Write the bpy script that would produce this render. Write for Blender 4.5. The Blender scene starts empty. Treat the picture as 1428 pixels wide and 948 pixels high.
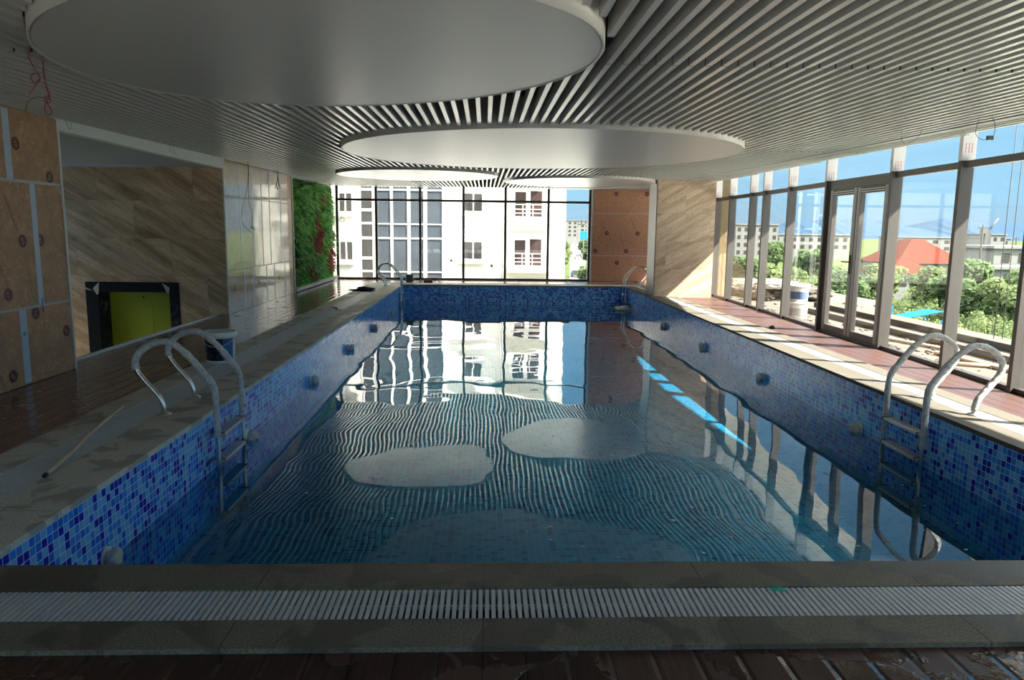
import bpy, bmesh, math, random
import numpy as np
from mathutils import Vector, Matrix, noise
random.seed(7)
S = bpy.context.scene
COL = S.collection
PI = math.pi

# ------------------------------------------------------------------ node helper
class NT:
    def __init__(s, name):
        s.m = bpy.data.materials.new(name); s.m.use_nodes = True
        s.t = s.m.node_tree; s.t.nodes.clear()
        s.out = s.t.nodes.new('ShaderNodeOutputMaterial')
    def n(s, typ, ins=None, **kw):
        nd = s.t.nodes.new('ShaderNode' + typ)
        for k, v in kw.items(): setattr(nd, k, v)
        for k, v in (ins or {}).items():
            sock = nd.inputs[k]
            if hasattr(v, 'is_output') or isinstance(v, bpy.types.NodeSocket): s.t.links.new(v, sock)
            else: sock.default_value = v
        return nd
    def math(s, op, a, b=0.0, clamp=False):
        return s.n('Math', {0: a, 1: b}, operation=op, use_clamp=clamp).outputs[0]
    def vmath(s, op, a, b=None):
        return s.n('VectorMath', {0: a, **({1: b} if b is not None else {})}, operation=op).outputs[0]
    def ramp(s, fac, stops, interp='LINEAR'):
        r = s.n('ValToRGB', {0: fac}); cr = r.color_ramp; cr.interpolation = interp
        while len(cr.elements) > 1: cr.elements.remove(cr.elements[-1])
        for i, (p, c) in enumerate(stops):
            e = cr.elements[0] if i == 0 else cr.elements.new(p)
            e.position = p; e.color = (*c, 1) if len(c) == 3 else c
        return r.outputs[0]
    def noise(s, vec, scale, detail=2, rough=.5, dist=0.0):
        return s.n('TexNoise', {'Vector': vec, 'Scale': scale, 'Detail': detail, 'Roughness': rough, 'Distortion': dist}).outputs[0]
    def mix(s, fac, a, b, blend='MIX'):
        nd = s.n('Mix', {0: fac}, data_type='RGBA', blend_type=blend)
        for i, v in ((6, a), (7, b)):
            if isinstance(v, bpy.types.NodeSocket): s.t.links.new(v, nd.inputs[i])
            else: nd.inputs[i].default_value = (*v, 1)
        return nd.outputs[2]
    def uv(s): return s.n('TexCoord').outputs['UV']
    def pos(s): return s.n('NewGeometry').outputs['Position']
    def bsdf(s, **ins):
        b = s.n('BsdfPrincipled')
        for k, v in ins.items():
            k = k.replace('_', ' ')
            k = {'Coat': 'Coat Weight', 'Transmission': 'Transmission Weight', 'Specular': 'Specular IOR Level'}.get(k, k)
            if isinstance(v, bpy.types.NodeSocket): s.t.links.new(v, b.inputs[k])
            else:
                if k.endswith('Color') and len(v) == 3: v = (*v, 1)
                b.inputs[k].default_value = v
        s.t.links.new(b.outputs[0], s.out.inputs[0]); return b
    def bump(s, h, strength=.3, dist=.01):
        return s.n('Bump', {'Height': h, 'Strength': strength, 'Distance': dist}).outputs[0]

def plain(name, col, rough=.5, metal=0.0, var=.08, vs=6.0, bump=0.0, **kw):
    t = NT(name); p = t.pos()
    nz = t.noise(p, vs, 3)
    c = t.mix(nz, tuple(max(0, x*(1-var)) for x in col), tuple(min(1, x*(1+var)) for x in col))
    k = dict(Base_Color=c, Roughness=rough, Metallic=metal, **kw)
    if bump: k['Normal'] = t.bump(t.noise(p, vs*6, 2), .4, bump)
    t.bsdf(**k); return t.m

def tile(name, size, stops, grout, g=.045, rough=.18, rot=0):
    t = NT(name)
    v = t.vmath('SCALE', t.uv()); v.node.inputs['Scale'].default_value = 1/size
    fl = t.vmath('FLOOR', v); fr = t.vmath('FRACTION', v)
    wn = t.n('TexWhiteNoise', {'Vector': fl}, noise_dimensions='2D').outputs['Value']
    c = t.ramp(wn, stops, 'CONSTANT')
    sp = t.n('SeparateXYZ', {0: fr})
    def edge(x): return t.math('MINIMUM', x, t.math('SUBTRACT', 1.0, x))
    d = t.math('MINIMUM', edge(sp.outputs[0]), edge(sp.outputs[1]))
    isg = t.math('LESS_THAN', d, g)
    c2 = t.mix(isg, c, grout)
    r = t.math('ADD', rough, t.math('MULTIPLY', isg, .4))
    t.bsdf(Base_Color=c2, Roughness=r)
    return t.m

def leafmat(name, a, b, sc):
    t = NT(name); p = t.pos()
    c = t.mix(t.ramp(t.noise(p, sc, 3), [(.35, (0, 0, 0)), (.65, (1, 1, 1))]), a, b)
    d = t.n('BsdfDiffuse', {'Color': c}); tl = t.n('BsdfTranslucent', {'Color': c})
    mx = t.n('MixShader', {0: .45, 1: d.outputs[0], 2: tl.outputs[0]})
    t.t.links.new(mx.outputs[0], t.out.inputs[0]); return t.m
# ------------------------------------------------------------------ materials
M = {}
M['slat'] = plain('slat_paint', (.53, .535, .51), .27, var=.03, Specular=.9)
M['disc'] = plain('disc_paint', (.5, .498, .475), .34, var=.02, vs=2)
M['disc_side'] = plain('disc_side_paint', (.5, .485, .445), .4, var=.03)
M['strip_grey'] = plain('grey_ceiling_strip', (.33, .34, .325), .5)
M['void'] = plain('plenum_dark', (.03, .032, .035), .9)
M['white_wall'] = plain('white_plaster', (.8, .81, .78), .7, var=.03)
M['grey_wall'] = plain('grey_plaster', (.5, .52, .52), .7, var=.04)
M['dark_wall'] = plain('dark_plaster', (.16, .155, .15), .8, var=.06)
M['concrete'] = plain('pale_concrete', (0.1204, 0.1084, 0.0946), .85, var=.15, vs=3, Specular=0.0)
M['steel'] = plain('stainless_steel', (.62, .61, .58), .22, 1.0, var=.04, vs=9)
M['steel_flange'] = plain('flange_steel', (.6, .6, .58), .32, .9, var=.05)
M['tread'] = plain('tread_grey', (.5, .52, .53), .4, .6, var=.06)
M['black_cap'] = plain('black_plastic', (.015, .015, .016), .5)
M['white_plastic'] = plain('white_plastic', (.88, .87, .82), .38, var=.05, vs=20)
M['grate_sun'] = plain('sunlit_grate_plastic', (0.2924, 0.2881, 0.2752), .5, var=.07, vs=14)  # same grating plastic, darkened in colour to offset the direct sun
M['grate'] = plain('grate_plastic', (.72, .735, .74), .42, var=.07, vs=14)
M['gutter'] = plain('gutter_dark', (.02, .022, .025), .6)
M['brown_frame'] = plain('bronze_frame', (0.086, 0.0774, 0.07052), .42, var=.05)
M['dark_frame'] = plain('dark_mullion', (.035, .026, .024), .4, var=.05)
M['tape'] = plain('pale_tape', (.5, .6, .74), .3, var=.12, vs=12)
M['seam'] = plain('seam_strip', (.5, .49, .47), .5)
M['corner'] = plain('corner_strip', (.75, .75, .73), .35)
M['orange'] = plain('orange_tape', (.6, .24, .05), .5)
M['stamp'] = plain('dark_red_ink', (.12, .016, .018), .5)
M['stamp_txt'] = plain('tan_ink_gap', (.5, .3, .22), .5)
M['red_ink'] = plain('red_brown_ink', (.22, .07, .045), .5)
M['teal_ink'] = plain('teal_ink', (.02, .35, .36), .5)
M['blue_ink'] = plain('blue_ink', (.03, .06, .3), .5)
M['red_print'] = plain('red_print', (.62, .16, .16), .5)
M['white_film'] = plain('white_film', (0.774, 0.7568, 0.7396), .35, var=.05, vs=8)
M['pail_band'] = plain('pale_blue_label', (.12, .17, .3), .5)
M['navy'] = plain('navy_label', (.012, .016, .04), .35)
M['sky_label'] = plain('blue_label', (.07, .26, .62), .35, var=.25, vs=30)
M['label_txt'] = plain('white_label_ink', (.5, .53, .58), .4)
M['wood_pole'] = plain('pale_wood_pole', (.7, .5, .33), .6, var=.2, vs=10)
M['wire_red'] = plain('maroon_wire', (.2, .03, .04), .5)
M['wire_black'] = plain('black_wire', (.018, .018, .02), .5)
M['brick'] = plain('red_brick', (.27, .09, .07), .85, var=.2, vs=30)
M['jug'] = plain('grey_green_plastic', (.1, .14, .14), .45, var=.15)
M['rag'] = plain('black_cloth', (.012, .012, .013), .9)
M['scrap'] = plain('mint_scrap', (.1, .5, .36), .5)
M['elev_black'] = None
M['olive'] = plain('olive_film', (.45, .5, .035), .38, var=.06, vs=2)
M['paper'] = plain('torn_paper', (.5, .45, .36), .7, var=.1)
M['leaf_red'] = leafmat('red_leaves', (.3, .07, .07), (.6, .26, .22), 9)
M['leaf_dark'] = leafmat('dark_teal_leaves', (.12, .34, .1), (.46, .78, .34), 7)
M['leaf_green'] = leafmat('bright_green_leaves', (.12, .5, .05), (.42, .95, .2), 7)
M['leaf_yellow'] = leafmat('yellow_green_leaves', (.3, .34, .06), (.7, .72, .2), 7)
M['moss'] = plain('moss_backing', (.04, .1, .03), .9)
M['bldg'] = plain('white_render', (.62, .59, .53), .85, var=.015, vs=.4, Specular=0.0)
M['bldg_grey'] = plain('grey_render', (.42, .42, .39), .85, var=.03, vs=.4, Specular=0.0)
M['win_frame'] = plain('white_window_frame', (.62, .6, .56), .5, Specular=0.0)
M['win_glass'] = plain('tinted_window_glass', (.045, .042, .04), .2, var=.25, vs=.7, Specular=.08)
M['tower_glass'] = plain('blue_grey_glass', (.05, .058, .068), .2, var=.35, vs=.6, Specular=.08)
M['curtain'] = plain('striped_curtain', (.045, .03, .028), .8, var=.5, vs=3, Specular=0.0)
M['rail_white'] = plain('white_rail', (.62, .6, .57), .5, Specular=0.0)
M['roof_red'] = plain('red_roof_tiles', (0.086, 0.02236, 0.01548), .8, var=.1, vs=1, Specular=0.0)
M['hill'] = plain('haze_tinted_hills', (.028, .05, .08), 1.0, var=.1, vs=.01, Specular=0.0)  # blue of the distance haze is put into the base colour
M['asphalt'] = plain('road_asphalt', (.2, .19, .175), .9, Specular=0.0)
M['bark'] = plain('bark', (.03, .022, .017), .9)
M['car_white'] = plain('white_car_paint', (.35, .35, .35), .3, Specular=0.0)
M['car_dark'] = plain('dark_car_glass', (.05, .06, .07), .2)
M['blue_tarp'] = plain('blue_tarp', (.015, .1, .25), .6, var=.2, Specular=0.0)
M['blue_sign'] = plain('blue_sign', (.02, .18, .34), .5, Specular=0.0)
M['crane'] = plain('crane_grey', (.11, .11, .11), .6, Specular=0.0)
M['yellow'] = plain('yellow_canopy', (.4, .22, .03), .6, Specular=0.0)
M['cable'] = plain('grey_cable', (.1, .1, .1), .7, Specular=0.0)
M['rubble'] = plain('rubble', (0.1075, 0.09288, 0.07912), .9, var=.35, vs=5, Specular=0.0)
M['sandy'] = plain('rough_sandy_render', (0.1978, 0.1505, 0.0903), .95, var=.25, vs=8, Specular=0.0)
M['far_wall'] = plain('far_white_render', (0.1806, 0.1806, 0.1763), .9, Specular=0.0)

def deck_mat(nm='wet_brown_deck_boards', wt=.47, cs=((.045, .021, .017), (.085, .041, .032), (.13, .07, .052))):
    t = NT(nm); uv = t.uv()
    sp = t.n('SeparateXYZ', {0: uv}); W = .155
    u = t.math('DIVIDE', sp.outputs[0], W); bid = t.math('FLOOR', u); fu = t.math('FRACT', u)
    rnd = t.n('TexWhiteNoise', {'W': bid}, noise_dimensions='1D').outputs['Value']
    v = t.math('ADD', t.math('DIVIDE', sp.outputs[1], 2.2), t.math('MULTIPLY', rnd, 7.0))
    fv = t.math('FRACT', v)
    eu = t.math('MINIMUM', fu, t.math('SUBTRACT', 1.0, fu)); groove = t.math('MULTIPLY', eu, 9.0, True); ev = t.math('MINIMUM', fv, t.math('SUBTRACT', 1.0, fv))
    gap = t.math('MAXIMUM', t.math('LESS_THAN', eu, .02), t.math('LESS_THAN', ev, .0016))
    st = t.n('Mapping', {'Vector': uv, 'Scale': (60.0, 2.5, 1.0)}).outputs[0]
    gr = t.noise(st, 1.0, 4, .6)
    c = t.ramp(gr, [(.2, cs[0]), (.55, cs[1]), (.85, cs[2])])
    c = t.mix(t.math('MULTIPLY', rnd, .35), c, (.07, .03, .024))
    w = t.noise(uv, 2.6, 4, .55, .6)
    wet = t.ramp(w, [(wt, (0, 0, 0)), (wt+.03, (1, 1, 1))])
    c = t.mix(t.math('MULTIPLY', wet, .3), c, (.03, .015, .012))
    c = t.mix(gap, c, (.006, .004, .004))
    rg = t.math('SUBTRACT', .36, t.math('MULTIPLY', wet, .25))
    hb = t.math('ADD', t.math('MULTIPLY', t.math('SUBTRACT', 1.0, wet), t.math('MULTIPLY', gr, .5)), t.math('MULTIPLY', wet, t.math('MULTIPLY', w, 3.0)))
    hb = t.math('ADD', t.math('SUBTRACT', hb, t.math('MULTIPLY', gap, 2.0)), t.math('MULTIPLY', groove, 1.2))
    t.bsdf(Base_Color=c, Roughness=rg, Specular=.5 if wt < .7 else .12, Normal=t.bump(hb, .45, .006)); return t.m
M['deck'] = deck_mat()
M['deck_wet'] = deck_mat('soaked_brown_deck_boards', .33, ((.2, .085, .06), (.32, .145, .1), (.43, .215, .155)))
M['deck_dry'] = deck_mat('dry_reddish_deck_boards', .8, ((.068, .038, .034), (.092, .053, .047), (.115, .07, .063)))

def stone_mat(name, base, wetness, joint):
    t = NT(name); uv = t.uv(); p = t.pos()
    sp_ = t.noise(p, 95, 3, .7)
    c = t.ramp(sp_, [(.32, tuple(x*.38 for x in base)), (.5, base), (.68, tuple(min(1, x*1.55) for x in base))])
    c = t.mix(.35, c, t.ramp(t.noise(p, 3.0, 3), [(.3, tuple(x*.8 for x in base)), (.7, tuple(min(1, x*1.15) for x in base))]))
    rg = .75
    if wetness:
        w = t.noise(p, 3.1, 3, .5, .5)
        wm = t.ramp(w, [(wetness, (0, 0, 0)), (wetness+.05, (1, 1, 1))])
        c = t.mix(t.math('MULTIPLY', wm, .6), c, tuple(x*.3 for x in base))
        rg = t.math('SUBTRACT', .72, t.math('MULTIPLY', wm, .3))
    s3 = t.n('SeparateXYZ', {0: p})
    ax = s3.outputs[0 if joint == 'x' else 1]
    f = t.math('FRACT', t.math('DIVIDE', ax, .95))
    c = t.mix(t.math('LESS_THAN', f, .005), c, tuple(x*.35 for x in base))
    t.bsdf(Base_Color=c, Roughness=rg, Specular=.25, Normal=t.bump(sp_, .35, .003)); return t.m
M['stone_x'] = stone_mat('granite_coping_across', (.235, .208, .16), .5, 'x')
M['stone_y'] = stone_mat('granite_coping_along', (.74, .675, .575), .515, 'y')  # same granite, lightened in colour to make up for dim light on the left
M['stone_dry'] = stone_mat('granite_coping_dry', (0.1075, 0.09546, 0.0774), 0, 'y')  # dry granite without wet patches, darkened in colour to offset the sun

def marble_mat(name, ang, light, dark, rough, tw=1.6, th=.64):
    t = NT(name); uv = t.uv()
    sp = t.n('SeparateXYZ', {0: uv})
    row = t.math('FLOOR', t.math('DIVIDE', sp.outputs[1], th))
    off = t.math('MULTIPLY', t.math('FRACT', t.math('MULTIPLY', row, .37)), 1.6)
    ux = t.math('DIVIDE', t.math('ADD', sp.outputs[0], off), tw); colid = t.math('FLOOR', ux)
    sh = t.n('CombineXYZ', {0: t.math('MULTIPLY', colid, 3.7), 1: t.math('MULTIPLY', row, 1.9), 2: 0.0}).outputs[0]
    v2 = t.vmath('ADD', uv, sh)
    mp = t.n('Mapping', {'Vector': v2, 'Rotation': (0, 0, -ang)}).outputs[0]
    mp2 = t.n('Mapping', {'Vector': mp, 'Scale': (.35, 3.2, 1)}).outputs[0]
    a = t.noise(mp2, 1.6, 5, .62, .5); b = t.noise(mp2, 5.0, 3, .6, .2)
    c = t.ramp(a, [(.28, dark), (.45, tuple((x+y)/2 for x, y in zip(light, dark))), (.6, light), (.8, tuple(min(1, x*1.12) for x in light))])
    vein = t.ramp(b, [(.47, (0, 0, 0)), (.5, (1, 1, 1)), (.53, (0, 0, 0))])
    c = t.mix(t.math('MULTIPLY', vein, .5), c, tuple(x*.6 for x in dark))
    fx = t.math('FRACT', ux); fy = t.math('FRACT', t.math('DIVIDE', sp.outputs[1], th))
    j = t.math('MAXIMUM', t.math('LESS_THAN', fx, .004), t.math('LESS_THAN', fy, .008))
    c = t.mix(t.math('MULTIPLY', j, .35), c, tuple(x*.5 for x in dark))
    t.bsdf(Base_Color=c, Roughness=rough); return t.m
M['marble_l'] = marble_mat('beige_veined_marble_down', -.55, (.66, .46, .285), (.27, .155, .08), .3)
M['marble_r'] = marble_mat('beige_veined_marble_up', .5, (.7, .55, .39), (.36, .24, .145), .45)
M['marble_grey'] = plain('polished_grey_stone', (.3, .27, .23), .3, var=.15, vs=4)

def board_mat(name, base, coat, scale=1.0):
    t = NT(name); p = t.pos()
    a = t.noise(p, 7*scale, 5, .65, .4)
    c = t.ramp(a, [(.25, tuple(x*.72 for x in base)), (.5, base), (.75, tuple(min(1, x*1.3) for x in base))])
    d = t.vmath('ADD', p, t.vmath('SCALE', t.n('TexNoise', {'Vector': p, 'Scale': 9.0}).outputs['Color']))
    d.node.inputs[1].links[0].from_node.inputs['Scale'].default_value = .22
    vo = t.n('TexVoronoi', {'Vector': d, 'Scale': 13.0*scale}, feature='DISTANCE_TO_EDGE').outputs['Distance']
    ln = t.ramp(vo, [(.0, (1, 1, 1)), (.035, (0, 0, 0))])
    msk = t.ramp(t.noise(p, 5*scale, 2), [(.43, (0, 0, 0)), (.53, (1, 1, 1))])
    c = t.mix(t.math('MULTIPLY', t.math('MULTIPLY', ln, msk), .7), c, tuple(min(1, x*2.2+.08) for x in base))
    k = dict(Base_Color=c, Roughness=.5)
    if coat:
        k.update(Coat=coat, Coat_Roughness=.06, Coat_Normal=t.bump(t.noise(p, 1.7, 1), .25, .01))
    t.bsdf(**k); return t.m
M['board'] = board_mat('brown_film_board', (.44, .235, .125), .08)
M['board_film'] = board_mat('brown_board_shiny_film', (0.3956, 0.2666, 0.172), .75)
M['osb'] = board_mat('rust_brown_board', (0.4472, 0.2236, 0.1247), 0, 3.0)

def black_metal():
    t = NT('scuffed_black_metal'); p = t.pos()
    a = t.noise(p, 5, 6, .7, .8)
    c = t.ramp(a, [(.5, (.012, .013, .015)), (.6, (.05, .05, .05)), (.68, (.3, .29, .26))])
    t.bsdf(Base_Color=c, Roughness=.6, Specular=.2); return t.m
M['elev_scuffed'] = black_metal()
M['elev_black'] = plain('black_metal', (.008, .009, .012), .6, var=.4, vs=3, Specular=.2)

def dome_mat():
    t = NT('translucent_wrapped_plastic'); c = (.92, .9, .82, 1)
    d = t.n('BsdfDiffuse', {'Color': c}); tl = t.n('BsdfTranslucent', {'Color': c}); gl = t.n('BsdfGlossy', {'Roughness': .3})
    m1 = t.n('MixShader', {0: .5, 1: d.outputs[0], 2: tl.outputs[0]}); m2 = t.n('MixShader', {0: .06, 1: m1.outputs[0], 2: gl.outputs[0]})
    t.t.links.new(m2.outputs[0], t.out.inputs[0]); return t.m
M['dome'] = dome_mat()
def wrap_mat():
    t = NT('crinkled_plastic_wrap'); p = t.pos()
    a = t.noise(p, 38, 4, .7, .4)
    c = t.ramp(a, [(.3, (.4, .4, .385)), (.55, (.68, .67, .64)), (.75, (.92, .91, .88))])
    t.bsdf(Base_Color=c, Roughness=.32, Normal=t.bump(a, .8, .02)); return t.m
M['wrap'] = wrap_mat()

def glass_mat(name, tint, r0, grow):
    t = NT(name)
    f = t.n('LayerWeight', {'Blend': .5}).outputs['Facing']
    f5 = t.math('POWER', f, 5.0)
    fac = t.math('ADD', r0, t.math('MULTIPLY', f5, grow), True)
    tr = t.n('BsdfTransparent', {'Color': (*tint, 1)}); gl = t.n('BsdfGlossy', {'Roughness': 0.0, 'Color': (1, 1, 1, 1)})
    mx = t.n('MixShader', {0: fac, 1: tr.outputs[0], 2: gl.outputs[0]})
    t.t.links.new(mx.outputs[0], t.out.inputs[0]); return t.m
M['glass'] = glass_mat('window_glass', (.965, .985, .98), .018, .42)

def water_mat():
    t = NT('pool_water_surface'); p = t.pos()
    mp = t.n('Mapping', {'Vector': p, 'Scale': (1.0, .8, 1)}).outputs[0]
    h = t.math('ADD', t.noise(mp, .85, 1, .35), t.math('MULTIPLY', t.noise(mp, 3.4, 0), .08))
    nb = t.bump(h, 1.0, .015)
    f = t.n('LayerWeight', {'Blend': .5, 'Normal': nb}).outputs['Facing']
    fac = t.math('ADD', .022, t.math('MULTIPLY', t.math('POWER', f, 4.8), .97), True)
    tr = t.n('BsdfTransparent', {'Color': (.3, .66, .79, 1)})
    gl = t.n('BsdfGlossy', {'Roughness': 0.0, 'Color': (1, 1, 1, 1), 'Normal': nb})
    mx = t.n('MixShader', {0: fac, 1: tr.outputs[0], 2: gl.outputs[0]})
    t.t.links.new(mx.outputs[0], t.out.inputs[0]); return t.m
M['water'] = water_mat()

BL = [(0, (.17, .55, .96)), (.34, (.035, .3, .92)), (.62, (.015, .17, .82)), (.8, (.008, .015, .5))]
M['tile_wall'] = tile('blue_mosaic_wall_tiles', .05, BL, (.6, .8, .98), .045)
M['tile_floor'] = tile('blue_mosaic_floor_tiles', .056, [(0, (.1, .36, .47)), (.5, (.07, .29, .41)), (.8, (.03, .18, .3))], (.17, .44, .52), .035)

M['tree_a'] = leafmat('bush_leaves', (.108, .15, .064), (.2, .24, .112), .25)
M['tree_b'] = leafmat('tree_leaves_dark', (.082, .13, .06), (.142, .194, .09), .3)
M['ground'] = plain('scrub_ground', (.055, .075, .03), 1.0, var=.35, vs=.08, Specular=0.0)

# ------------------------------------------------------------------ mesh builder
class MB:
    def __init__(s): s.bm = bmesh.new()
    def quad(s, pts):
        return s.bm.faces.new([s.bm.verts.new(p) for p in pts])
    def hexa(s, b, t):
        vb = [s.bm.verts.new(p) for p in b]; vt = [s.bm.verts.new(p) for p in t]
        n = len(vb); s.bm.faces.new(vb[::-1]); s.bm.faces.new(vt)
        for i in range(n): s.bm.faces.new((vb[i], vb[(i+1) % n], vt[(i+1) % n], vt[i]))
        return s
    def box(s, x0, x1, y0, y1, z0, z1, bev=0.0):
        if bev:
            b2 = bmesh.new(); r = bmesh.ops.create_cube(b2, size=1)
            bmesh.ops.scale(b2, vec=(x1-x0, y1-y0, z1-z0), verts=b2.verts)
            bmesh.ops.translate(b2, vec=((x0+x1)/2, (y0+y1)/2, (z0+z1)/2), verts=b2.verts)
            bmesh.ops.bevel(b2, geom=b2.edges[:], offset=bev, segments=2, affect='EDGES', profile=.5)
            me = bpy.data.meshes.new('t'); b2.to_mesh(me); b2.free(); s.bm.from_mesh(me); bpy.data.meshes.remove(me)
            return s
        return s.hexa([(x0, y0, z0), (x1, y0, z0), (x1, y1, z0), (x0, y1, z0)], [(x0, y0, z1), (x1, y0, z1), (x1, y1, z1), (x0, y1, z1)])
    def prism(s, poly, axis, a, b):   # poly in the plane normal to axis ('x','y','z'), extruded a..b
        f = {'x': lambda p, c: (c, p[0], p[1]), 'y': lambda p, c: (p[0], c, p[1]), 'z': lambda p, c: (p[0], p[1], c)}[axis]
        return s.hexa([f(p, a) for p in poly], [f(p, b) for p in poly])
    def tube(s, pts, r, seg=10, closed=False, cap=True):
        pts = [Vector(p) for p in pts]; n = len(pts); rs = r if isinstance(r, (list, tuple)) else [r]*n
        rings = []; prev = None
        for i, p in enumerate(pts):
            if closed: d = pts[(i+1) % n]-pts[i-1]
            else: d = pts[min(i+1, n-1)]-pts[max(i-1, 0)]
            d = d.normalized() if d.length > 1e-9 else Vector((0, 0, 1))
            if prev is None:
                up = Vector((0, 0, 1)) if abs(d.z) < .9 else Vector((0, 1, 0)); a = d.cross(up).normalized()
            else: a = (prev-d*prev.dot(d)).normalized()
            prev = a; b = d.cross(a)
            rings.append([s.bm.verts.new(p+(a*math.cos(2*PI*k/seg)+b*math.sin(2*PI*k/seg))*rs[i]) for k in range(seg)])
        m = n if closed else n-1
        for i in range(m):
            A, B = rings[i], rings[(i+1) % n]
            for k in range(seg): s.bm.faces.new((A[k], A[(k+1) % seg], B[(k+1) % seg], B[k])).smooth = True
        if cap and not closed: s.bm.faces.new(rings[0][::-1]); s.bm.faces.new(rings[-1])
        return s
    def lathe(s, prof, c=(0, 0, 0), seg=32, cap=True):
        rings = [[s.bm.verts.new((c[0]+r*math.cos(2*PI*k/seg), c[1]+r*math.sin(2*PI*k/seg), c[2]+z)) for k in range(seg)] for r, z in prof]
        for A, B in zip(rings, rings[1:]):
            for k in range(seg): s.bm.faces.new((A[k], A[(k+1) % seg], B[(k+1) % seg], B[k])).smooth = True
        if cap: s.bm.faces.new(rings[0][::-1]); s.bm.faces.new(rings[-1])
        return s
    def blob(s, c, rad, sub=2, jit=.15, seed=0, fs=2.0):
        b2 = bmesh.new(); bmesh.ops.create_icosphere(b2, subdivisions=sub, radius=1)
        for v in b2.verts:
            k = 1+jit*noise.noise(v.co*fs+Vector((seed*7.3, seed*3.1, seed)))*2
            v.co = Vector((v.co.x*rad[0]*k+c[0], v.co.y*rad[1]*k+c[1], v.co.z*rad[2]*k+c[2]))
        for f in b2.faces: f.smooth = True
        me = bpy.data.meshes.new('t'); b2.to_mesh(me); b2.free(); s.bm.from_mesh(me); bpy.data.meshes.remove(me); return s
    def build(s, name, mat, parent=None, loc=None):
        bm = s.bm; bm.normal_update()
        uvl = bm.loops.layers.uv.new('UV')
        for f in bm.faces:
            n = f.normal; ax = max(range(3), key=lambda i: abs(n[i]))
            for l in f.loops:
                c = l.vert.co
                l[uvl].uv = (c.y, c.z) if ax == 0 else (c.x, c.z) if ax == 1 else (c.x, c.y)
        if parent is not None: o0 = wloc(parent)
        else: o0 = Vector((0, 0, 0))
        l = Vector(loc) if loc is not None else (Vector((0, 0, 0)) if parent is not None else center_base(bm))
        off = o0 + (l if parent is not None else l)
        for v in bm.verts: v.co -= off
        me = bpy.data.meshes.new(name); bm.to_mesh(me); bm.free()
        if isinstance(mat, (list, tuple)):
            for m in mat: me.materials.append(m)
        else: me.materials.append(mat)
        o = bpy.data.objects.new(name, me); COL.objects.link(o); o.location = l
        if parent is not None: o.parent = parent
        return o
def center_base(bm):
    xs = [v.co for v in bm.verts]
    lo = Vector([min(c[i] for c in xs) for i in range(3)]); hi = Vector([max(c[i] for c in xs) for i in range(3)])
    return Vector(((lo.x+hi.x)/2, (lo.y+hi.y)/2, lo.z))
def wloc(o):
    v = Vector((0, 0, 0))
    while o is not None: v += o.location; o = o.parent
    return v
def tag(o, label=None, cat=None, group=None, kind=None):
    if label: o['label'] = label
    if cat: o['category'] = cat
    if group: o['group'] = group
    if kind: o['kind'] = kind
    return o
def empty(name, loc, label=None, cat=None, group=None, kind=None):
    o = bpy.data.objects.new(name, None); o.empty_display_size = .1; COL.objects.link(o); o.location = loc
    return tag(o, label, cat, group, kind)
def struct(name, mb, mat, label=None, cat=None):
    return tag(mb.build(name, mat), label, cat, None, 'structure')
def copy_tree(o, parent=None):
    c = o.copy(); COL.objects.link(c)
    if parent is not None: c.parent = parent
    for ch in [x for x in ALLCH(o)]: copy_tree(ch, c)
    return c
def ALLCH(o): return list(o.children)
def text_mesh(name, body, size, mat, parent, mtx, ext=.0008):
    cu = bpy.data.curves.new(name, 'FONT'); cu.body = body; cu.size = size; cu.extrude = ext; cu.align_x = 'CENTER'; cu.align_y = 'CENTER'; cu.resolution_u = 2
    to = bpy.data.objects.new('t', cu); COL.objects.link(to)
    dg = bpy.context.evaluated_depsgraph_get()
    me = bpy.data.meshes.new_from_object(to.evaluated_get(dg)); bpy.data.objects.remove(to); bpy.data.curves.remove(cu)
    me.materials.clear(); me.materials.append(mat); me.transform(mtx)
    o = bpy.data.objects.new(name, me); COL.objects.link(o); o.parent = parent; return o
def ordn(n): return '%d%s' % (n, 'th' if 10 <= n % 100 <= 20 else {1: 'st', 2: 'nd', 3: 'rd'}.get(n % 10, 'th'))
def smooth(pts, n=6):
    pts = [Vector(p) for p in pts]; out = []
    for i in range(len(pts)-1):
        p0, p1, p2, p3 = pts[max(i-1, 0)], pts[i], pts[i+1], pts[min(i+2, len(pts)-1)]
        for k in range(n):
            t = k/n
            out.append(.5*((2*p1)+(-p0+p2)*t+(2*p0-5*p1+4*p2-p3)*t*t+(-p0+3*p1-3*p2+p3)*t**3))
    out.append(pts[-1]); return out

# ------------------------------------------------------------------ key dimensions (metres, origin under the camera)
PX0, PX1, PY0, PY1 = -2.26, 3.86, 3.145, 20.1      # pool opening
WZ, FZ, DZ = -.505, -.88, -.02                     # water, pool floor, deck
XL, YF = -4.36, 22.5                                # left wall face, far glass
def zc(y): return 2.545+.0115*(y-6.5)               # underside of the slats
def gx(y):                                          # inner face of the right glass wall (gently curved)
    return float(np.interp(y, [-3, 5, 6.9, 8.1, 9.55, 11.45, 13.03, 15.0, 17.5, 22.5], [4.85, 5.08, 5.14, 5.195, 5.255, 5.275, 5.335, 5.39, 5.44, 5.5]))

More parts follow.
